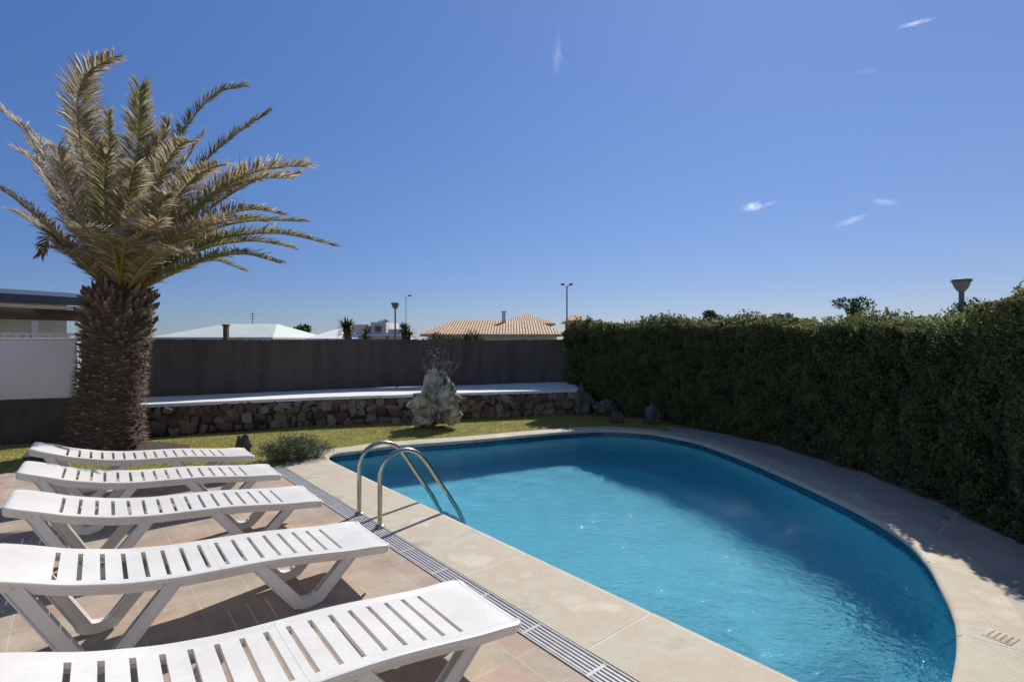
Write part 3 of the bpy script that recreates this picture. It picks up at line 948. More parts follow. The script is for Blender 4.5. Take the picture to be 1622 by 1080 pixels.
# local x along the eave (towards the far right), y into the building (left/away)
bm = bmesh.new()
box(bm, (-3, 0.0, 2.49), (6.4, 0.14, 0.26), bev=0.01); build('beam', bm, M['beam'], vr)
bm = bmesh.new()
box(bm, (-3, -0.2, 2.665), (6.6, 0.12, 0.085), bev=0.02); build('gutter', bm, M['trimpink'], vr)
bm = bmesh.new()
pr = [(-6.4, -0.35, 2.72), (0.35, -0.35, 2.72), (0.35, 3.4, 3.1), (-6.4, 3.4, 3.1)]
lo = [bm.verts.new(p) for p in pr]; hi = [bm.verts.new((p[0], p[1], p[2] + 0.2)) for p in pr]
bm.faces.new(lo[::-1]); bm.faces.new(hi)
for i in range(4): bm.faces.new((lo[i], lo[(i + 1) % 4], hi[(i + 1) % 4], hi[i]))
build('roof', bm, M['navyroof'], vr, smooth=False)
for x in (-6.1, -3.6, -1.5, 0.1):
    bm = bmesh.new(); box(bm, (x, 0.0, 1.17), (0.12, 0.12, 2.34), bev=0.01); build('post', bm, M['housewall'], vr)
bm = bmesh.new(); box(bm, (-3, 3.4, 1.5), (6.5, 0.2, 3.1)); wv_ = build('wall', bm, M['housewall'], vr)
for x in (-5.0, -2.2):
    bm = bmesh.new(); box(bm, (x, 3.28, 1.7), (1.1, 0.05, 1.3)); wi = build('window', bm, M['glass'], vr)
    bm = bmesh.new()
    for q in ((x - 0.58, 0), (x + 0.58, 0), (x, 0)): box(bm, (q[0], 3.26, 1.7), (0.06, 0.07, 1.36))
    for q in (1.02, 2.38): box(bm, (x, 3.26, q), (1.22, 0.07, 0.07))
    build('window_frame', bm, M['white'], wi)
# balustrade of the veranda
bm = bmesh.new()
box(bm, (-3, -0.02, 2.03), (6.2, 0.09, 0.06))
box(bm, (-3, -0.02, 1.72), (6.2, 0.09, 0.06))
for k in range(32):
    box(bm, (-6.0 + k * 0.19, -0.02, 1.875), (0.07, 0.06, 0.25))
build('railing', bm, M['housewall'], vr)

# ------------------------------------------------------------------ palm
PX, PY = -6.42, 8.1
palm = empty('palm_tree', (PX, PY, -0.01), 0, 'stout date palm with rough brown trunk and arching straw-coloured fronds behind the loungers', 'palm tree')
def palm_trunk():
    r = random.Random(21)
    Vs, Fs, var = [], [], []
    def rad(z):
        return float(np.interp(z, [0, 0.25, 0.6, 1.0, 1.5, 1.9, 2.2, 2.45, 2.65], [0.52, 0.48, 0.44, 0.425, 0.43, 0.445, 0.43, 0.36, 0.22]))
    # core
    nz, ns = 30, 36
    for i in range(nz + 1):
        z = 2.65 * i / nz
        for k in range(ns):
            a = 2 * math.pi * k / ns
            rr = rad(z) - 0.035 + 0.02 * noise.noise(Vector((math.cos(a) * 2, math.sin(a) * 2, z * 3)))
            Vs.append((rr * math.cos(a), rr * math.sin(a), z))
    for i in range(nz):
        for k in range(ns):
            Fs.append((i * ns + k, i * ns + (k + 1) % ns, (i + 1) * ns + (k + 1) % ns, (i + 1) * ns + k)); var.append(0.1)
    # leaf-base boots in spirals: old ones low down flat and wide, fresh ones at the top standing out
    n_rows = 34
    for row in range(n_rows):
        z = 0.03 + 2.5 * (row / n_rows) ** 0.97
        per_ = 26
        topness = smoothstep(1.5, 2.4, z)
        for k in range(per_):
            a = 2 * math.pi * (k + (row % 2) * 0.5 + r.uniform(-0.35, 0.35)) / per_ 
            rr = rad(z) - 0.045
            wdt = 2 * math.pi * rad(z) / per_ * r.uniform(0.72, 1.0)
            ht = lerp(0.035, 0.085, topness) * r.uniform(0.6, 1.6)
            out_ = lerp(0.04, 0.085, topness) * r.uniform(0.3, 2.0)
            if r.random() < 0.16: continue
            er = Vector((math.cos(a), math.sin(a), 0)); et = Vector((-math.sin(a), math.cos(a), 0)); ez = Vector((0, 0, 1))
            c = er * rr + ez * (z + r.uniform(-0.04, 0.04))
            tip = c + er * (out_ + 0.02) + ez * (ht * lerp(0.55, 1.25, topness))
            b = len(Vs)
            tw = wdt * lerp(0.42, 0.3, topness)
            th = ht * 0.45
            tilt = et * r.uniform(-0.012, 0.012)
            pts = [c - et * wdt / 2 - ez * ht * 0.5, c + et * wdt / 2 - ez * ht * 0.5, c + et * wdt / 2 + ez * ht * 0.35, c - et * wdt / 2 + ez * ht * 0.35,
                   tip - et * tw / 2 - ez * th / 2 + tilt, tip + et * tw / 2 - ez * th / 2 + tilt, tip + et * tw / 2 + ez * th / 2 + tilt, tip - et * tw / 2 + ez * th / 2 + tilt]
            Vs += [tuple(p) for p in pts]
            v_ = min(1, max(0, r.gauss(0.36, 0.2)))
            for f, dv in (((0, 1, 5, 4), -0.1), ((1, 2, 6, 5), 0), ((2, 3, 7, 6), 0.05), ((3, 0, 4, 7), 0), ((4, 5, 6, 7), 0.25)):
                Fs.append(tuple(b + q for q in f)); var.append(min(1, max(0, v_ + dv)))
    Vs = [(x + 0.105 * z, y, z) for x, y, z in Vs]
    return raw_mesh('trunk', Vs, Fs, M['palmtrunk'], palm, var=var)
palm_trunk()
def fibre_skirt():
    r = random.Random(8)
    Vs, Fs, var = [], [], []
    for k in range(4200):
        a = r.uniform(0, 2 * math.pi); z = r.uniform(0.02, 2.45)
        rr = float(np.interp(z, [0, 0.6, 1.5, 2.2, 2.5], [0.53, 0.445, 0.425, 0.43, 0.34]))
        er = Vector((math.cos(a), math.sin(a), 0)); et = Vector((-math.sin(a), math.cos(a), 0))
        p = er * rr + Vector((0, 0, z))
        q = p + er * r.uniform(0.03, 0.09) + et * r.uniform(-0.11, 0.11) + Vector((0, 0, r.uniform(-0.05, 0.03)))
        wv = et * 0.004 + Vector((0, 0, 0.003))
        b = len(Vs); Vs += [tuple(p - wv), tuple(p + wv), tuple(q + wv * 0.3), tuple(q - wv * 0.3)]
        Fs.append((b, b + 1, b + 2, b + 3)); var.append(r.uniform(0.3, 0.95))
    Vs = [(x + 0.105 * z, y, z) for x, y, z in Vs]
    return raw_mesh('trunk_fibre', Vs, Fs, M['palmtrunk'], palm, var=var)
fibre_skirt()

PO = Vector((PX, PY, -0.01))
def frond(path, mk='frond', ll=0.34, seed=0, dens=1.0, twist=0.0, greybias=0.0):
    """path: world points; leaflets in a V on both sides of the rachis"""
    r = random.Random(seed)
    P = resample(catmull([Vector(p) for p in path], 10), 0.018)
    n = len(P)
    bm = bmesh.new()
    pts = [p - PO for p in P[::3]]
    if (P[-1] - PO - pts[-1]).length > 0.01: pts.append(P[-1] - PO)
    tube(bm, pts, [lerp(0.026, 0.004, i / (len(pts) - 1)) for i in range(len(pts))], 6)
    rc = build('rachis', bm, M['rachis'])
    Vs, Fs, var = [], [], []
    total = n * 0.018
    for i in range(int(n * 0.10), n):
        s = i / (n - 1)
        T = (P[min(i + 1, n - 1)] - P[max(i - 1, 0)]).normalized()
        side = T.cross(Vector((0, 0, 1)))
        if side.length < 0.15: side = T.cross(Vector((0, 1, 0)))
        side.normalize()
        nrm = side.cross(T).normalized()
        if twist:
            q = Matrix.Rotation(twist, 3, T); side = q @ side; nrm = q @ nrm
        env = min(1.0, 0.35 + s / 0.25 * 0.65) * (1.0 if s < 0.6 else lerp(1.0, 0.6, (s - 0.6) / 0.4))
        for sg in (-1, 1):
            for rep in range(2 if r.random() < 0.45 * dens else 1):
                if r.random() > dens: continue
                L = ll * env * r.uniform(0.78, 1.15)
                fw = r.uniform(0.65, 1.0) + 0.5 * smoothstep(0.7, 1, s)
                upv = r.uniform(0.12, 0.62)
                D = (T * fw + side * sg * r.uniform(0.55, 0.9) + nrm * upv + Vector((r.gauss(0, 0.08), r.gauss(0, 0.08), r.gauss(0, 0.08)))).normalized()
                p0 = P[i] - PO + T * r.uniform(-0.015, 0.015)
                mid = p0 + D * L * 0.55
                end = mid + (D + Vector((0, 0, -r.uniform(0.08, 0.42)))).normalized() * L * 0.45
                wv = D.cross(nrm + Vector((r.gauss(0, 0.4), r.gauss(0, 0.4), r.gauss(0, 0.4)))).normalized() * r.uniform(0.008, 0.013)
                b = len(Vs)
                Vs += [tuple(p0 - wv * 0.5), tuple(p0 + wv * 0.5), tuple(mid + wv), tuple(mid - wv), tuple(end + wv * 0.15), tuple(end - wv * 0.15)]
                vv = min(0.93, max(0, r.gauss(0.33 + greybias, 0.27)))
                Fs.append((b, b + 1, b + 2, b + 3)); var.append(vv)
                Fs.append((b + 3, b + 2, b + 4, b + 5)); var.append(min(1, vv + 0.28 * r.random()))
    o = raw_mesh('frond', Vs, Fs, M[mk], palm, var=var)
    rc.parent = o
    return o

def fp(pxs, dy):
    """pixel path -> world path; depth slides from the crown to PY+dy"""
    n = len(pxs)
    return [at(x, y, PY + dy * (i / (n - 1)) ** 1.2) for i, (x, y) in enumerate(pxs)]
fr_def = [
    # (path px, depth change, material, leaflet, grey)
    ([(186, 455), (150, 330), (124, 200), (132, 125), (178, 92)], -0.9, 'frond', 0.40, 0.05),
    ([(188, 455), (160, 340), (140, 230), (142, 130), (165, 100)], 0.5, 'frond', 0.38, 0.1),
    ([(196, 455), (206, 330), (219, 220), (222, 140)], -0.7, 'frondgreen', 0.38, 0.1),
    ([(196, 455), (210, 340), (226, 250), (228, 150)], 0.4, 'frond', 0.34, 0.15),
    ([(185, 455), (176, 330), (173, 240), (172, 178)], -0.5, 'frondgreen', 0.20, 0.25),
    ([(180, 460), (170, 380), (166, 300), (168, 245)], -1.7, 'frondgreen', 0.3, 0.0),
    ([(200, 455), (226, 330), (254, 250), (266, 192)], 0.3, 'frond', 0.30, 0.1),
    ([(202, 455), (235, 340), (262, 260), (300, 195), (340, 150), (385, 136)], 0.3, 'frondgreen', 0.27, 0.08),
    ([(206, 455), (250, 350), (300, 280), (368, 217), (425, 178)], 0.5, 'frondgreen', 0.23, 0.1),
    ([(210, 455), (270, 370), (335, 308), (405, 272), (480, 262)], -0.5, 'frond', 0.42, 0.12),
    ([(210, 458), (275, 385), (340, 325), (410, 285), (470, 275)], 0.6, 'frond', 0.30, 0.05),
    ([(212, 460), (270, 405), (335, 365), (400, 350), (476, 351)], 0.5, 'frondgreen', 0.31, 0.05),
    ([(214, 462), (275, 415), (350, 378), (440, 370), (525, 388)], -0.4, 'frondgreen', 0.31, 0.05),
    ([(214, 464), (280, 430), (340, 408), (390, 403), (440, 416)], -1.0, 'frondgreen', 0.3, 0.0),
    ([(214, 466), (250, 440), (300, 418), (340, 412), (385, 428)], 0.9, 'frondgreen', 0.26, 0.0),
    ([(212, 462), (262, 400), (300, 372), (350, 352), (400, 345)], -1.6, 'frond', 0.30, 0.1),
    ([(204, 458), (240, 370), (275, 320), (310, 280), (345, 262)], -1.4, 'frond', 0.34, 0.1),
    ([(200, 458), (222, 360), (248, 290), (280, 235), (300, 225)], -1.0, 'frond', 0.32, 0.15),
    ([(208, 462), (252, 410), (290, 385), (340, 372)], 0.5, 'frond', 0.32, 0.05),
    ([(188, 458), (140, 370), (100, 290), (55, 225), (5, 178), (-40, 160)], -0.3, 'frond', 0.32, 0.3),
    ([(186, 458), (145, 395), (110, 330), (75, 260), (50, 225)], 0.8, 'frond', 0.30, 0.3),
    ([(184, 458), (135, 355), (108, 290), (92, 238)], -0.9, 'frond', 0.34, 0.25),
    ([(184, 462), (135, 415), (92, 375), (48, 335), (5, 303), (-35, 290)], -0.4, 'frond', 0.30, 0.2),
    ([(182, 466), (145, 435), (110, 400), (80, 372), (66, 402)], 0.2, 'frondbrown', 0.26, 0.0),
    ([(182, 466), (150, 440), (120, 412), (92, 395), (72, 392)], -0.3, 'frondbrown', 0.26, 0.0),
    ([(180, 466), (148, 430), (120, 405), (100, 398)], -1.3, 'frond', 0.28, 0.0),
    ([(186, 460), (160, 370), (135, 300), (118, 255)], 0.6, 'frond', 0.34, 0.15),
    ([(190, 460), (178, 360), (160, 290), (150, 230)], -1.3, 'frond', 0.36, 0.1),
    ([(194, 460), (198, 370), (205, 300), (214, 262)], -1.9, 'frond', 0.36, 0.05),
    ([(196, 462), (215, 390), (236, 340), (262, 310)], -2.1, 'frond', 0.36, 0.05),
    ([(190, 462), (190, 390), (186, 330), (184, 300)], 1.2, 'frond', 0.34, 0.05),
    ([(200, 462), (225, 380), (240, 310), (262, 255)], 1.4, 'frond', 0.34, 0.05),
    ([(186, 464), (165, 400), (140, 350), (105, 330)], 1.6, 'frond', 0.34, 0.1),
    ([(205, 464), (250, 400), (300, 370), (350, 372)], 1.8, 'frondgreen', 0.32, 0.05),
    ([(192, 466), (185, 420), (176, 385), (165, 372)], -2.3, 'frond', 0.34, 0.0),
    ([(198, 466), (225, 425), (255, 400), (290, 400)], -2.4, 'frond', 0.32, 0.0),
    ([(190, 466), (192, 425), (196, 395), (200, 378)], -1.9, 'frond', 0.34, 0.0),
    ([(204, 466), (235, 420), (262, 390), (290, 365)], -0.9, 'frond', 0.34, 0.0),
    ([(210, 458), (275, 372), (335, 312), (400, 285), (455, 282)], 0.1, 'frond', 0.36, 0.15),
    ([(212, 460), (268, 396), (335, 350), (395, 332), (440, 338)], -0.2, 'frond', 0.34, 0.1),
    ([(213, 463), (270, 420), (330, 392), (400, 382), (462, 392)], 0.3, 'frondgreen', 0.32, 0.15),
    ([(204, 456), (245, 350), (285, 270), (322, 215)], 0.6, 'frond', 0.32, 0.1),
    ([(186, 460), (140, 385), (98, 320), (58, 262), (28, 238)], 0.1, 'frond', 0.32, 0.3),
    ([(183, 464), (135, 425), (98, 388), (55, 352), (22, 335)], 0.5, 'frond', 0.32, 0.15),
    ([(196, 458), (212, 350), (232, 270), (258, 218)], -0.3, 'frond', 0.36, 0.1),
    ([(192, 458), (188, 350), (180, 270), (178, 222)], 0.7, 'frond', 0.36, 0.05),
    ([(188, 458), (160, 350), (132, 270), (112, 215)], 1.0, 'frond', 0.36, 0.15),
    ([(184, 462), (142, 400), (108, 350), (85, 300)], 0.4, 'frond', 0.34, 0.2),
    ([(208, 462), (262, 405), (320, 380), (372, 385)], 1.2, 'frondgreen', 0.32, 0.1),
    ([(196, 464), (206, 410), (226, 372), (250, 352)], -2.5, 'frond', 0.36, 0.0),
    ([(188, 464), (170, 410), (148, 376), (128, 362)], -2.0, 'frond', 0.34, 0.0),
]
for i, (pth, dy, mk, ll, gb) in enumerate(fr_def):
    frond(fp(pth, dy), mk, ll, seed=100 + i, dens=0.95, greybias=gb)

# ------------------------------------------------------------------ leaves in bulk
def leaves(centers, normals, size, var, aspect=0.55, jitter=0.9, seed=0):
    """one folded leaf (two quads sharing the midrib) per centre"""
    r = np.random.RandomState(seed)
    n = len(centers)
    N = normals + r.normal(0, jitter, (n, 3)); N /= np.linalg.norm(N, axis=1)[:, None] + 1e-9
    A = r.normal(0, 1, (n, 3)); A -= (A * N).sum(1)[:, None] * N; A /= np.linalg.norm(A, axis=1)[:, None] + 1e-9
    B = np.cross(N, A)
    s = size if isinstance(size, np.ndarray) else np.full(n, size)
    s = (s * r.uniform(0.7, 1.25, n))[:, None]
    fold = N * s * 0.14
    base = centers - A * s * 0.5; tip = centers + A * s * 0.5
    Lf = centers + B * s * aspect * 0.5 + fold; Rt = centers - B * s * aspect * 0.5 + fold
    V_ = np.stack([base, Lf, tip, Rt], 1).reshape(-1, 3)
    i = np.arange(n)[:, None] * 4
    F_ = np.concatenate([i + np.array([[0, 2, 1]]), i + np.array([[0, 3, 2]])], 1).reshape(-1, 3)
    return V_, F_, np.repeat(var, 2)

def nfield(P, sc_, seed=0):
    return np.array([noise.noise(Vector((p[0] * sc_ + seed, p[1] * sc_, p[2] * sc_))) for p in P])

# ------------------------------------------------------------------ hedge
hp = [(3.9, 0.4, 0), (3.9, 1.6, 0), (3.95, 2.8, 0), (4.1, 3.9, 0), (4.42, 5.0, 0), (4.58, 5.95, 0), (4.5, 7.0, 0), (4.3, 8.25, 0), (3.85, 9.5, 0), (3.2, 10.9, 0), (2.5, 11.8, 0), (1.85, 12.35, 0), (1.33, 12.72, 0)]
hpath = resample(catmull(hp, 12), 0.05)
hn = []
for i in range(len(hpath)):
    d = (hpath[min(i + 4, len(hpath) - 1)] - hpath[max(i - 4, 0)]).normalized()
    n = Vector((d.y, -d.x, 0))
    if n.x < 0: n = -n
    hn.append(n)       # away from the pool
HP = np.array([p[:] for p in hpath]); HN = np.array([n[:] for n in hn])
HT = 2.03; HD = 0.85
def hedge_top(P):      # height of the clipped top along the path
    return np.interp(P[:, 1], [3.2, 3.9, 4.3, 4.9, 5.6, 6.6, 8.0, 9.5], [2.10, 2.07, 1.95, 1.82, 1.83, 1.86, 1.92, 1.99]) + 0.02 * np.sin(P[:, 1] * 3.1)
def hedge():
    r = np.random.RandomState(4)
    root = empty('hedge', (4.5, 6.5, 0), 0, 'long clipped dark green hedge curving along the far side of the pool', 'hedge')
    O = np.array([4.5, 6.5, 0])
    C, N, S, Vr = [], [], [], []
    def sample(n, face):
        k = r.uniform(0, len(HP) - 1.001, n)
        # more of them close by
        i = k.astype(int); f = (k - i)[:, None]
        P = HP[i] * (1 - f) + HP[i + 1] * f; Nn = HN[i]
        top = hedge_top(P)
        if face == 'front':
            z = r.uniform(0.0, 1, n) ** 0.95 * (top + 0.02)
            d = np.abs(r.normal(0, 0.07, n)) - 0.02 - 0.20 * np.clip((z / top - 0.35) / 0.65, 0, 1) ** 1.5
            c = P + Nn * d[:, None]; c[:, 2] = z
            nrm = -Nn + np.array([0, 0, 0.35])
        elif face == 'top':
            d = r.uniform(-0.22, HD, n)
            c = P + Nn * d[:, None]; c[:, 2] = top - np.abs(r.normal(0, 0.05, n)) + 0.03 - 0.10 * np.clip((0.1 - d) / 0.3, 0, 1) ** 2
            nrm = np.tile(np.array([0, 0, 1.0]), (n, 1))
        elif face == 'crown':      # loose leaves through the upper part, where light filters in
            d = r.uniform(-0.2, HD, n)
            c = P + Nn * d[:, None]; c[:, 2] = top - 0.34 * r.uniform(0, 1, n)
            nrm = np.tile(np.array([0, 0, 1.0]), (n, 1)) - Nn * 0.5
        else:
            z = r.uniform(0.0, 1, n) * top
            c = P + Nn * (HD + r.normal(0, 0.04, n))[:, None]; c[:, 2] = z
            nrm = Nn + np.array([0, 0, 0.3])
        return c, nrm
    for face, n in (('front', 150000), ('top', 50000), ('crown', 42000), ('back', 22000)):
        c, nrm = sample(n, face)
        nf = nfield(c, 2.1, 3.0); nf2 = nfield(c, 6.0, 9.0)
        c = c + nrm / np.linalg.norm(nrm, axis=1)[:, None] * (0.17 * nf + 0.08 * nf2)[:, None]
        # pockets where the foliage opens
        keep = (nf2 + 0.5 * nf) > -0.42 + r.uniform(-0.12, 0.12, n)
        c = c[keep]; nrm = nrm[keep]; nf = nf[keep]; nf2 = nf2[keep]
        m = len(c)
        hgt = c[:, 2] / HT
        v = 0.28 + 0.28 * nf2 + 0.14 * nf + r.normal(0, 0.14, m) + 0.30 * np.clip((hgt - 0.86) / 0.1, 0, 1)  # top leaves coloured lighter to stand in for the sunlit crest
        red = (r.random_sample(m) < 0.035 + 0.14 * np.clip((hgt - 0.9) / 0.08, 0, 1) * (nfield(c, 1.2, 20) > 0.05))
        v = np.clip(v, 0, 0.82); v[red] = 1.0
        C.append(c); N.append(nrm); Vr.append(v)
        S.append(np.interp(c[:, 1], [2, 5, 9, 14], [0.040, 0.046, 0.062, 0.08]) * (1.25 if face == 'back' else 1))
    # shoots poking up above the clipped top
    ns = 1500
    k = r.uniform(0, len(HP) - 2, ns).astype(int)
    base = HP[k] + HN[k] * r.uniform(-0.2, HD * 0.8, ns)[:, None]
    clump = nfield(base, 1.1, 40)
    hgt = np.clip(0.03 + 0.22 * clump + r.uniform(0, 0.08, ns) + 0.05 * (base[:, 1] > 8), 0.015, 0.3)
    top = hedge_top(base)
    for j in range(ns):
        m = int(6 + hgt[j] * 60)
        t = r.uniform(0, 1, m)[:, None]
        lean = r.normal(0, 0.2, 3) * hgt[j]
        c = base[j] + np.array([0, 0, top[j]]) + t * (np.array([0, 0, hgt[j]]) + lean) + r.normal(0, 0.018, (m, 3))
        C.append(c); N.append(np.tile([0, 0, 0.4], (m, 1))); Vr.append(np.clip(r.normal(0.45, 0.2, m), 0, 1)); S.append(np.interp(c[:, 1], [2, 5, 9, 14], [0.038, 0.042, 0.055, 0.07]))
    C = np.concatenate(C) - O; N = np.concatenate(N); S = np.concatenate(S); Vr = np.concatenate(Vr)
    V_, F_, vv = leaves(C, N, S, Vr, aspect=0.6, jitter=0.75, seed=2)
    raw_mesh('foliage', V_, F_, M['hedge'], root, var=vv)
    # dark solid core added inside the foliage to block light
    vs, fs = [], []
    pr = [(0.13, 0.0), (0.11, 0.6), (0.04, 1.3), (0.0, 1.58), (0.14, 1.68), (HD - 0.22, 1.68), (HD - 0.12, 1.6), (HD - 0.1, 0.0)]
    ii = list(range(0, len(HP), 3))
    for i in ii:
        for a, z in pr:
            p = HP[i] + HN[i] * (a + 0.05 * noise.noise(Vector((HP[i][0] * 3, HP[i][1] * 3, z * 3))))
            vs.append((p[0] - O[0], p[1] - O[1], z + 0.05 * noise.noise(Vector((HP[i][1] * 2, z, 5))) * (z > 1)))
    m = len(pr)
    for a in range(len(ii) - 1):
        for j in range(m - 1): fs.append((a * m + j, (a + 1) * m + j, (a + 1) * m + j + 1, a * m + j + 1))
    raw_mesh('light_block_core', vs, fs, M['hedgecore'], root)
hedge()

# ------------------------------------------------------------------ generic tree
def tree(name, base, h, cr, label, cat='tree', trunk_h=None, n=5000, leaf=0.12, seed=0, mk='treeleaf', squash=0.8, group=None, clumps=14):
    r = np.random.RandomState(seed); rr = random.Random(seed)
    root = empty(name, base, 0, label, cat, group)
    th = trunk_h if trunk_h is not None else h - cr * squash * 1.5
    cc = np.array([0, 0, h - cr * squash])
    bm = bmesh.new()
    tube(bm, [(0, 0, -0.1), (rr.uniform(-.05, .05) * h, 0, th * 0.5), (0, rr.uniform(-.03, .03) * h, th), (0, 0, h - cr * squash)], [0.04 * h ** 0.8, 0.032 * h ** 0.8, 0.026 * h ** 0.8, 0.01], 8)
    cl = []
    for k in range(clumps):
        d = r.normal(0, 1, 3); d /= np.linalg.norm(d); d[2] = d[2] * 0.8 + 0.1
        c = cc + d * cr * np.array([0.72, 0.72, 0.72 * squash]) * r.uniform(0.35, 1.05)
        cl.append((c, cr * r.uniform(0.24, 0.42)))
        mid = Vector(c) * 0.5 + Vector((0, 0, th * 0.5))
        tube(bm, [(0, 0, th * 0.85), mid, Vector(c)], [0.012 * h, 0.007 * h, 0.002 * h], 5)
    build('trunk', bm, M['bark'], root)
    C, N, Vr = [], [], []
    for c, rad_ in cl:
        m = n // clumps
        d = r.normal(0, 1, (m, 3)); d /= np.linalg.norm(d, axis=1)[:, None]
        rad2 = rad_ * (0.55 + 0.5 * r.random_sample(m)) * (1 + 0.25 * r.normal(0, 1, m) * 0.5)
        C.append(c + d * rad2[:, None] * np.array([1, 1, 0.8])); N.append(d); Vr.append(np.clip(r.normal(0.35 + r.uniform(-.15, .15), 0.2, m), 0, 1))
    V_, F_, vv = leaves(np.concatenate(C), np.concatenate(N), leaf, np.concatenate(Vr), seed=seed)
    raw_mesh('crown', V_, F_, M[mk], root, var=vv)
    return root

# ------------------------------------------------------------------ low shrub beside the coping
def low_shrub(center, rx, ry, h, label, n=9000, seed=1, leaf=0.04):
    r = np.random.RandomState(seed)
    root = empty('lavender_shrub', center, 0.3, label, 'shrub')
    Cs, Ns, Vr, Ss = [], [], [], []
    bm = bmesh.new()
    for k in range(150):
        a = r.uniform(0, 2 * np.pi); q = math.sqrt(r.uniform(0, 1))
        end = np.array([math.cos(a) * rx * q, math.sin(a) * ry * q, h * math.sqrt(max(0.05, 1 - q * q * 0.92)) * r.uniform(0.7, 1.1)])
        st_ = end * np.array([0.3, 0.3, 0])
        m = n // 150
        t = r.uniform(0.2, 1, m)[:, None]
        c = st_ + (end - st_) * t + r.normal(0, 0.022, (m, 3))
        Cs.append(c); Ns.append(np.tile((end - st_) / np.linalg.norm(end - st_), (m, 1)))
        Vr.append(np.clip(r.normal(0.3 + 0.4 * (q > 0.5) * r.random_sample(), 0.2, m), 0, 1))
        if k % 3 == 0: tube(bm, [Vector(st_), Vector(end)], [0.005, 0.002], 4)
    build('stems', bm, M['twig'], root)
    V_, F_, vv = leaves(np.concatenate(Cs), np.concatenate(Ns), leaf, np.concatenate(Vr), aspect=0.28, jitter=0.6, seed=seed)
    raw_mesh('foliage', V_, F_, M['lavender'], root, var=vv)
    return root
low_shrub(Vector((-3.12, 7.42, 0)), 0.55, 0.40, 0.36, 'low grey-green bushy shrub at the corner of the pool coping')

# ------------------------------------------------------------------ rocks
def rock(name, loc, size, label, m='darkrock', seed=0, rough=0.35, sub=4, cone=0.0, cat='rock', group=None, rz=0.0, hole=False):
    bm = bmesh.new()
    bmesh.ops.create_icosphere(bm, subdivisions=sub, radius=1.0)
    s = Vector((seed * 7.3, seed * 3.1, seed * 1.7))
    for v in bm.verts:
        p = v.co.copy()
        k = 1 + rough * noise.noise(p * 1.3 + s) + rough * 0.6 * noise.noise(p * 3.1 + s) + rough * 0.35 * noise.noise(p * 7 + s)
        rd = noise.noise(p * 4.5 + s * 2)
        k -= 0.25 * rough * max(0, 0.25 - abs(rd)) * 4
        q = p * k
        zz = (q.z + 1) / 2
        wdt = 1 - cone * max(0, min(1, zz))
        v.co = Vector((q.x * size[0] / 2 * wdt, q.y * size[1] / 2 * wdt, max(-0.03, q.z * size[2] / 2 + size[2] / 2 - 0.04)))
    o = build(name, bm, M[m], angle=60)
    o.location = loc; o.rotation_euler = (0, 0, rz)
    return tag(o, label, cat, group)
rock('limestone_rock', Vector((-1.47, 10.15, 0)), (1.16, 0.9, 1.02), 'tall weathered pale limestone boulder standing on the lawn', 'limestone', 5, 0.62, 5, 0.55, 'boulder')
rock('garden_rock', Vector((1.62, 12.0, 0)), (0.55, 0.45, 0.66), 'grey upright rock in shade where the rubble wall meets the hedge', 'darkrock', 2, 0.5, 4, 0.45)
rock('garden_rock', Vector((2.15, 11.75, 0)), (0.62, 0.45, 0.42), 'wide dark rock between the upright rock and the hedge', 'darkrock', 9, 0.45, 4, 0.2)
rock('garden_rock', Vector((2.92, 10.62, 0)), (0.5, 0.4, 0.4), 'pointed pale grey rock against the hedge behind the pool end', 'darkrock', 4, 0.5, 4, 0.5)
rock('garden_rock', Vector((2.2, 10.75, 0)), (0.3, 0.25, 0.28), 'small dark rock on the soil behind the far pool coping', 'darkrock', 6, 0.4, 3, 0.2)
rock('garden_rock', Vector((-4.05, 7.75, 0)), (0.26, 0.2, 0.34), 'small brown knobbly rock on the grass beside the grey-green shrub', 'darkrock', 12, 0.5, 4, 0.4)
rock('garden_rock', Vector((-2.98, 8.08, 0)), (0.2, 0.16, 0.12), 'small pale stone between the shrub and the pool corner', 'limestone', 13, 0.4, 3, 0.2)
rock('garden_rock', Vector((4.15, 4.9, 0)), (0.22, 0.13, 0.06), 'flat grey stone lying at the foot of the hedge', 'limestone', 15, 0.4, 3, 0.1, rz=0.9)

# bare stems behind the boulder
def bare_plant():
    r = random.Random(5)
    root = empty('bare_shrub', Vector((-1.62, 11.5, WT)), 0, 'bare grey-stemmed shrub on the ledge behind the boulder', 'shrub')
    bm = bmesh.new()
    for k in range(13):
        a = r.uniform(0, 2 * math.pi); L = r.uniform(0.45, 0.9)
        lean = Vector((math.cos(a) * 0.38 - 0.12, math.sin(a) * 0.25, 1)).normalized()
        p0 = Vector((r.uniform(-0.12, 0.12), r.uniform(-0.08, 0.08), 0)); p = [p0]
        for q in range(4):
            lean = (lean + Vector((r.gauss(0, 0.12), r.gauss(0, 0.1), r.gauss(0, 0.06)))).normalized()
            p.append(p[-1] + lean * L / 4)
        tube(bm, p, [0.013, 0.010, 0.008, 0.006, 0.003], 5)
        for q in range(3):
            s = p[r.randint(1, 3)]
            e = s + Vector((r.gauss(0, 0.12), r.gauss(0, 0.1), r.uniform(0.05, 0.2)))
            tube(bm, [s, (s + e) / 2 + Vector((0.01, 0, 0)), e], [0.006, 0.004, 0.002], 4)
    build('stems', bm, M['twig'], root)
    rr = np.random.RandomState(3)
    n = 160
    c = rr.normal(0, 1, (n, 3)) * np.array([0.2, 0.14, 0.26]) + np.array([-0.08, 0, 0.62])
    V_, F_, vv = leaves(c, np.tile([0, 0, 1.0], (n, 1)), 0.05, np.clip(rr.normal(0.6, 0.2, n), 0, 1), aspect=0.35, seed=3)
    raw_mesh('leaves', V_, F_, M['lavender'], root, var=vv)
bare_plant()

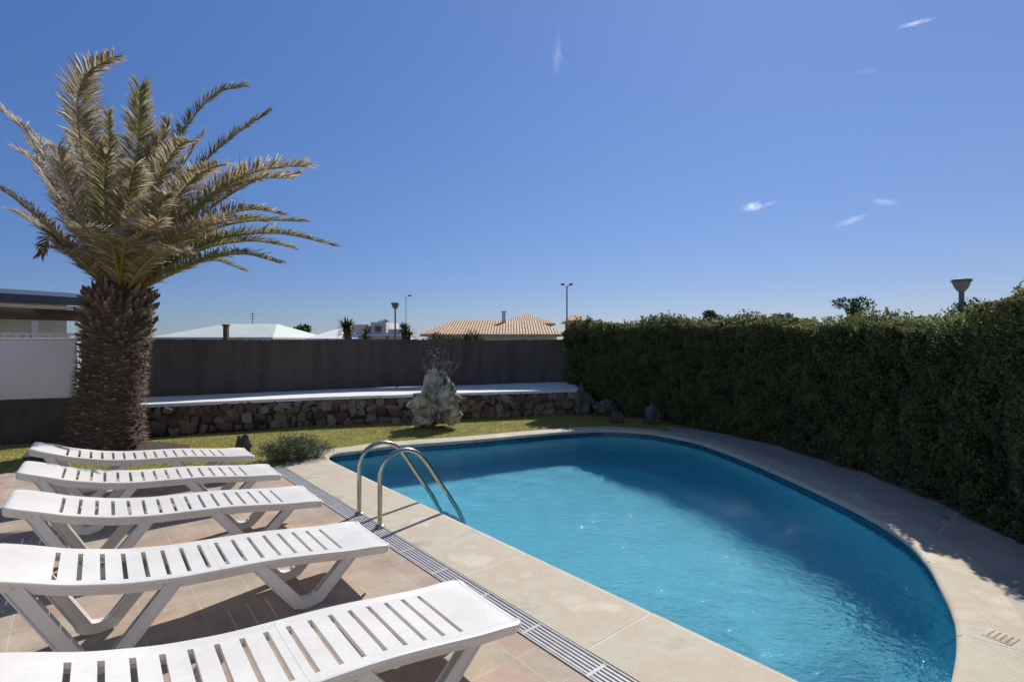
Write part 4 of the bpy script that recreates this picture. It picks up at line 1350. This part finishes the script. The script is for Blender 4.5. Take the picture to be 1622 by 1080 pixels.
# ------------------------------------------------------------------ grass blades on the visible lawn
def grass():
    r = np.random.RandomState(9)
    poly = np.array(lawn_poly)
    n = 150000
    X = r.uniform(-9.5, 3.2, n); Y = r.uniform(6.6, 12.4, n)
    def pip(poly, X, Y):
        ins = np.zeros(len(X), bool)
        for i in range(len(poly)):
            j = i - 1
            xi, yi, xj, yj = poly[i][0], poly[i][1], poly[j][0], poly[j][1]
            ins ^= ((yi > Y) != (yj > Y)) & (X < (xj - xi) * (Y - yi) / (yj - yi + 1e-12) + xi)
        return ins
    cop_out = np.array([[p.x, p.y] for p in ring(lambda i: cop_w(i) + 0.005, 0)])
    dk = np.array([[p[0], p[1]] for p in deck_poly])
    pv = np.array(pav_poly)
    keep = pip(poly, X, Y) & ~pip(cop_out, X, Y) & ~pip(dk, X, Y) & ~pip(pv, X, Y)
    keep &= ((X + 6.35) / 1.05) ** 2 + ((Y - 8.0) / 0.7) ** 2 > 1
    keep &= (X + Y * -0.0) > -9.5
    X = X[keep]; Y = Y[keep]; m = len(X)
    a = r.uniform(0, 2 * np.pi, m); h = r.uniform(0.012, 0.034, m)
    nz_ = np.array([noise.noise(Vector((x * 1.3, y * 1.3, 0))) for x, y in zip(X, Y)])
    h = h * (1 + 0.5 * nz_)
    wd = 0.0045
    dx, dy = np.cos(a) * wd, np.sin(a) * wd
    lx, ly = r.normal(0, 0.010, m), r.normal(0, 0.010, m)
    z0 = np.full(m, -0.013)
    V_ = np.stack([np.stack([X - dx, Y - dy, z0], -1), np.stack([X + dx, Y + dy, z0], -1), np.stack([X + lx, Y + ly, z0 + h], -1)], 1).reshape(-1, 3)
    F_ = np.arange(m * 3).reshape(-1, 3)
    o = raw_mesh('grass', V_, F_, M['blade'], var=np.clip(r.normal(0.5, 0.2, m) + 0.35 * nz_, 0, 1))
    tag(o, 'short yellowish green grass of the lawn behind the pool', 'grass', kind='stuff')
grass()

# ------------------------------------------------------------------ distance: houses, lamps, trees
def hip_house(name, x0, x1, eave, ridge, Y, depth, label, wall='housewall', roof='terracotta', ridge_in=0.3, windows=(), chimney=None, group=None, over=0.5, rz=0.0, pitch_x=None):
    """x0..x1 in photo pixels at distance Y; eave/ridge also given as photo rows"""
    a = at(x0, eave, Y); b = at(x1, eave, Y); ez = a.z; rzv = at(x0, ridge, Y + depth / 2).z
    W = b.x - a.x
    root = empty(name, Vector(((a.x + b.x) / 2, Y, 0)), rz, label, 'house', group)
    bm = bmesh.new(); box(bm, (0, depth / 2, ez / 2), (W - 2 * over, depth - 2 * over, ez)); build('wall', bm, M[wall], root)
    bm = bmesh.new()
    y0, y1 = 0.0, depth
    ri = W * ridge_in
    E = [(-W / 2, y0, ez), (W / 2, y0, ez), (W / 2, y1, ez), (-W / 2, y1, ez)]
    Rr = [(-W / 2 + ri, (y0 + y1) / 2, rzv), (W / 2 - ri, (y0 + y1) / 2, rzv)]
    ev = [bm.verts.new(p) for p in E]; eb = [bm.verts.new((p[0], p[1], p[2] - 0.15)) for p in E]; rv = [bm.verts.new(p) for p in Rr]
    bm.faces.new((ev[0], ev[1], rv[1], rv[0])); bm.faces.new((ev[1], ev[2], rv[1])); bm.faces.new((ev[2], ev[3], rv[0], rv[1])); bm.faces.new((ev[3], ev[0], rv[0]))
    for i in range(4): bm.faces.new((eb[i], eb[(i + 1) % 4], ev[(i + 1) % 4], ev[i]))
    bm.faces.new(eb[::-1])
    rf = build('roof', bm, M[roof], root, smooth=False)
    if chimney:
        cx, top_row, wpx = chimney
        c = at(cx, top_row, Y + depth * 0.4)
        wm = wpx / F * Y
        bm = bmesh.new(); box(bm, (c.x - root.location.x, depth * 0.4, (c.z + ez) / 2), (wm, wm, c.z - ez)); box(bm, (c.x - root.location.x, depth * 0.4, c.z), (wm * 1.3, wm * 1.3, 0.1))
        build('chimney', bm, M['housewall'], rf)
    for wx in windows:
        c = at(wx, eave, Y)
        bm = bmesh.new(); box(bm, (c.x - root.location.x, over - 0.02, ez - 1.25), (1.0, 0.08, 1.3)); wi = build('window', bm, M['glass'], root)
        bm = bmesh.new(); box(bm, (c.x - root.location.x, over - 0.05, ez - 1.93), (1.2, 0.16, 0.06)); build('sill', bm, M['white'], wi)
        bm = bmesh.new(); box(bm, (c.x - root.location.x, over - 0.05, ez - 0.57), (1.2, 0.12, 0.06)); build('lintel', bm, M['white'], wi)
    return root

hip_house('house', 665, 895, 529, 507, 34, 11, 'house with a long terracotta tiled hip roof beyond the fence', windows=(780, 830, 870), ridge_in=0.17, chimney=(798, 494, 6.5))
hip_house('house', 790, 880, 512, 498, 50, 9, 'house with a pointed purplish tiled roof just behind the long terracotta roof', wall='pinkwall', ridge_in=0.45)
hip_house('house', 238, 432, 534, 513, 40, 12, 'low house with a pale grey-green roof beyond the fence beside the palm', roof='paleroof', ridge_in=0.25)
hip_house('house', 484, 566, 536, 517, 42, 9, 'small house with a white sloping roof left of the spiky palm', roof='white', ridge_in=0.42)
hip_house('house', 900, 940, 507, 498, 60, 9, 'pinkish house mostly hidden behind the left end of the hedge', wall='pinkwall', ridge_in=0.4)
# flat-roofed pinkish block with dark slots
blk = empty('house', at(594, 540, 44) * 1.0, 0, 'flat roofed pinkish white house block right of the spiky palm', 'house')
blk.location.z = 0
bm = bmesh.new()
for (x, wd_, h_) in ((-1.1, 1.4, 3.1), (0.4, 1.3, 3.3), (1.8, 1.2, 2.7)):
    box(bm, (x, 2 + x * 0.1, h_ / 2), (wd_, 5, h_), bev=0.02)
build('wall', bm, M['pinkwall'], blk)
bm = bmesh.new(); box(bm, (-0.3, -0.3, 2.2), (5.2, 0.9, 0.14)); build('roof', bm, M['white'], blk)
for x in (-1.1, 0.4):
    bm = bmesh.new(); box(bm, (x, -0.52, 2.72), (0.5, 0.06, 0.5)); build('window', bm, M['glass'], blk)
ch = at(378, 513, 41)
c1 = empty('chimney_stack', (ch.x, 39.2, 0), 0, 'dark square chimney stack standing before the pale grey-green roof', 'chimney')
bm = bmesh.new(); box(bm, (0, 0, ch.z / 2 - 0.1), (0.3, 0.3, ch.z - 0.2)); box(bm, (0, 0, ch.z - 0.15), (0.42, 0.42, 0.12)); build('stack', bm, M['bark'], c1)

def street_lamp(px, top_row, Y, label, heads=1, rad=0.05, bowl=0.3, style='bowl'):
    c = at(px, top_row, Y)
    root = empty('street_lamp', (c.x, Y, 0), 0, label, 'street lamp')
    bm = bmesh.new(); tube(bm, [(0, 0, 0), (0, 0, 1.0), (0, 0, c.z - 0.2)], [rad * 1.6, rad, rad * 0.75], 10); build('pole', bm, M['lampmetal'], root)
    bm = bmesh.new()
    if style == 'bowl':     # mushroom cap over a glass bowl
        tube(bm, [(0, 0, c.z - bowl * 0.35), (0, 0, c.z - bowl * 0.12), (0, 0, c.z)], [bowl, bowl * 0.9, bowl * 0.2], 20)
        build('lamp_cap', bm, M['lampmetal'], root)
        bm = bmesh.new()
        tube(bm, [(0, 0, c.z - bowl * 1.5), (0, 0, c.z - bowl * 1.1), (0, 0, c.z - bowl * 0.36)], [bowl * 0.3, bowl * 0.6, bowl * 0.88], 20)
        build('lamp_bowl', bm, M['lampglobe'], root)
    else:
        w_ = bowl
        tube(bm, [(-w_ * 0.9, 0, c.z - 0.05), (0, 0, c.z - 0.2), (w_ * 0.9, 0, c.z - 0.05)], [rad * 0.5] * 3, 8)
        build('arm', bm, M['lampmetal'], root)
        for s in (-1, 1) if heads == 2 else (1,):
            bm = bmesh.new(); box(bm, (s * w_, 0, c.z - 0.02), (w_ * 0.9, w_ * 0.5, 0.16), bev=0.03); build('lamp_head', bm, M['lampmetal'], root)
street_lamp(1523, 441, 13.0, 'grey mushroom-shaped street lamp rising behind the hedge', rad=0.075, bowl=0.225)
street_lamp(626, 479, 38.0, 'bowl street lamp beyond the fence, left of the terracotta roof', rad=0.07, bowl=0.33)
street_lamp(898, 450, 42.0, 'tall thin street lamp right of the long terracotta roof', heads=2, rad=0.07, bowl=0.34, style='arm')
street_lamp(643, 468, 55.0, 'farther slim street lamp just right of the bowl lamp', heads=1, rad=0.035, bowl=0.4, style='arm')
# thin aerial mast
am = empty('aerial_mast', (at(400, 540, 50).x, 50, 0), 0, 'thin television aerial mast above the pale roof', 'aerial')
bm = bmesh.new(); tz = at(400, 495, 50).z
tube(bm, [(0, 0, 0), (0, 0, tz)], 0.035, 6)
for k, s in enumerate((0.5, 0.35, 0.25)): box(bm, (0, 0, tz - 0.15 - k * 0.22), (s * 1.6, 0.03, 0.03))
build('mast', bm, M['lampmetal'], am)

# spiky palm / yucca beyond the fence
def yucca(px, py_base, py_top, Y, label, seed=0, sp=0.7, heads=3):
    r = random.Random(seed)
    c = at(px, py_top, Y)
    root = empty('yucca', (c.x, Y, 0), 0, label, 'yucca')
    bm = bmesh.new(); hd = []
    for k in range(heads):
        e = Vector((r.uniform(-sp, sp), r.uniform(-0.3, 0.3), c.z - r.uniform(0.25, 0.9)))
        tube(bm, [(0, 0, 0), (e.x * 0.5, e.y * 0.5, e.z * 0.5), e], [0.14, 0.10, 0.07], 7); hd.append(e)
    build('trunk', bm, M['bark'], root)
    Vs, Fs, var = [], [], []
    for e in hd:
        for k in range(70):
            d = Vector((r.gauss(0, 1), r.gauss(0, 1), r.gauss(0.55, 0.7))).normalized(); L = r.uniform(0.35, 0.6)
            sd = d.cross(Vector((0, 0, 1.01))).normalized() * 0.028
            b = len(Vs); m_ = e + d * L * 0.5; t_ = e + d * L + Vector((0, 0, -0.08))
            Vs += [tuple(e - sd * .6), tuple(e + sd * .6), tuple(m_ + sd), tuple(m_ - sd), tuple(t_ + sd * .1), tuple(t_ - sd * .1)]
            Fs += [(b, b + 1, b + 2, b + 3), (b + 3, b + 2, b + 4, b + 5)]; var += [r.uniform(0, 0.5)] * 2
    raw_mesh('crown', Vs, Fs, M['treeleaf'], root, var=var)
yucca(562, 535, 500, 20, 'dark spiky yucca rising beyond the fence by the small white roof', 4, 0.45, 4)
yucca(641, 535, 510, 24, 'dark spiky yucca under the bowl street lamp', 8, 0.25, 3)

def gx(px, Y): return (px - 811) / F * Y
tree('distant_tree', (gx(447, 55), 55, 0), at(0, 506, 55).z, 2.0, 'dark rounded tree beyond the fence right of the pale roof', seed=3, n=5000, leaf=0.26)
tree('distant_tree', (gx(476, 52), 52, 0), at(0, 511, 52).z, 1.6, 'smaller dark tree beside the small white roof', seed=4, n=4500, leaf=0.26)
tree('distant_tree', (gx(608, 60), 60, 0), at(0, 506, 60).z, 1.5, 'small tree behind the flat roofed block', seed=5, n=2000, leaf=0.2)
tree('garden_bush', (gx(700, 24), 24, 0), at(0, 524, 24).z, 1.1, 'low bush below the left eave of the terracotta roof', cat='bush', seed=6, n=2200, leaf=0.11, trunk_h=0.5, squash=0.6)
tree('garden_bush', (gx(745, 25), 25, 0), at(0, 524, 25).z, 1.1, 'second low bush below the terracotta roof, nearer its middle', cat='bush', seed=7, n=2200, leaf=0.11, trunk_h=0.5, squash=0.6)
tree('distant_tree', (gx(1130, 24), 24, 0), at(0, 488, 24).z, 0.6, 'small round treetop just showing above the hedge', seed=8, n=1500, leaf=0.1)
tree('distant_tree', (gx(1350, 16), 16, 0), at(0, 462, 16).z, 0.62, 'open-branched treetop rising above the middle of the hedge', seed=19, n=900, leaf=0.085, clumps=9)
tree('distant_tree', (gx(1235, 26), 26, 0), at(0, 488, 26).z, 0.8, 'low leafy treetop behind the hedge left of the open-branched one', seed=10, n=1500, leaf=0.11)
tree('distant_tree', (gx(1050, 30), 30, 0), at(0, 496, 30).z, 1.1, 'leafy treetop behind the left part of the hedge', seed=11, n=2200, leaf=0.13)
tree('distant_tree', (gx(1590, 9), 9.0, 0), at(0, 448, 9).z, 0.8, 'taller bush behind the hedge at the right edge', seed=12, n=4500, leaf=0.06)
tree('distant_tree', (gx(1545, 10.5), 10.5, 0), at(0, 474, 10.5).z, 0.6, 'bushy treetop beside the mushroom street lamp', seed=13, n=3000, leaf=0.06)

# ------------------------------------------------------------------ wisps of cloud, far off
def cloud_mat(name, dens, seed, stretch):
    m = bpy.data.materials.new(name); m.use_nodes = True
    nt = m.node_tree
    for n in list(nt.nodes):
        if n.type == 'BSDF_PRINCIPLED': nt.nodes.remove(n)
    out = nt.nodes['Material Output']
    pv = nt.nodes.new('ShaderNodeVolumePrincipled')
    pv.inputs['Color'].default_value = (1, 1, 1, 1)
    pv.inputs['Anisotropy'].default_value = 0.6
    tc = nt.nodes.new('ShaderNodeTexCoord')
    mp = nt.nodes.new('ShaderNodeMapping'); mp.inputs['Scale'].default_value = stretch; mp.inputs['Location'].default_value = (seed, seed * 2, 0)
    nt.links.new(tc.outputs['Object'], mp.inputs[0])
    nz = nt.nodes.new('ShaderNodeTexNoise'); nz.inputs['Scale'].default_value = 2.0; nz.inputs['Detail'].default_value = 4
    nt.links.new(mp.outputs[0], nz.inputs['Vector'])
    ln = nt.nodes.new('ShaderNodeVectorMath'); ln.operation = 'LENGTH'; nt.links.new(tc.outputs['Object'], ln.inputs[0])
    mr = nt.nodes.new('ShaderNodeMapRange'); mr.inputs[1].default_value = 1.0; mr.inputs[2].default_value = 0.1; mr.inputs[3].default_value = -0.55; mr.inputs[4].default_value = 0.25
    nt.links.new(ln.outputs['Value'], mr.inputs[0])
    ad = nt.nodes.new('ShaderNodeMath'); nt.links.new(nz.outputs['Fac'], ad.inputs[0]); nt.links.new(mr.outputs[0], ad.inputs[1])
    m2 = nt.nodes.new('ShaderNodeMapRange'); m2.inputs[1].default_value = 0.28; m2.inputs[2].default_value = 0.85; m2.inputs[3].default_value = 0; m2.inputs[4].default_value = dens
    nt.links.new(ad.outputs[0], m2.inputs[0]); nt.links.new(m2.outputs[0], pv.inputs['Density'])
    nt.links.new(pv.outputs[0], out.inputs['Volume'])
    return m
def cloud(px, py, wpx, hpx, tilt, dens, label, seed):
    Y = 2500.0
    c = at(px, py, Y)
    k = Y / F
    bm = bmesh.new(); bmesh.ops.create_icosphere(bm, subdivisions=3, radius=1.0)
    o = build('cloud', bm, cloud_mat('cloud_wisp', dens, seed, (2.0, 1.0, 1.2)))
    o.location = c
    o.scale = (wpx / 2 * k * 1.3, 40, hpx / 2 * k * 1.3)
    o.rotation_euler = (0, tilt, 0)
    tag(o, label, 'cloud')
cloud(1192, 328, 44, 20, R(-8), 0.012, 'small bright puff of cloud above the middle of the hedge', 1)
cloud(1218, 323, 40, 10, R(-14), 0.003, 'thin tail of cloud trailing right of the bright puff', 2)
cloud(1347, 350, 74, 16, R(-18), 0.0045, 'slanting streak of cloud, lower of the pair over the hedge', 3)
cloud(1401, 320, 58, 15, R(6), 0.005, 'short curved wisp of cloud, upper of the pair over the hedge', 4)
cloud(883, 88, 22, 90, R(4), 0.0018, 'faint upright wisp of cloud high above the terracotta roof', 5)
cloud(1450, 37, 84, 9, R(-14), 0.005, 'thin vapour trail in the top right of the sky', 6)
cloud(1372, 113, 50, 9, R(-5), 0.0012, 'very faint wisp of cloud below the vapour trail', 7)
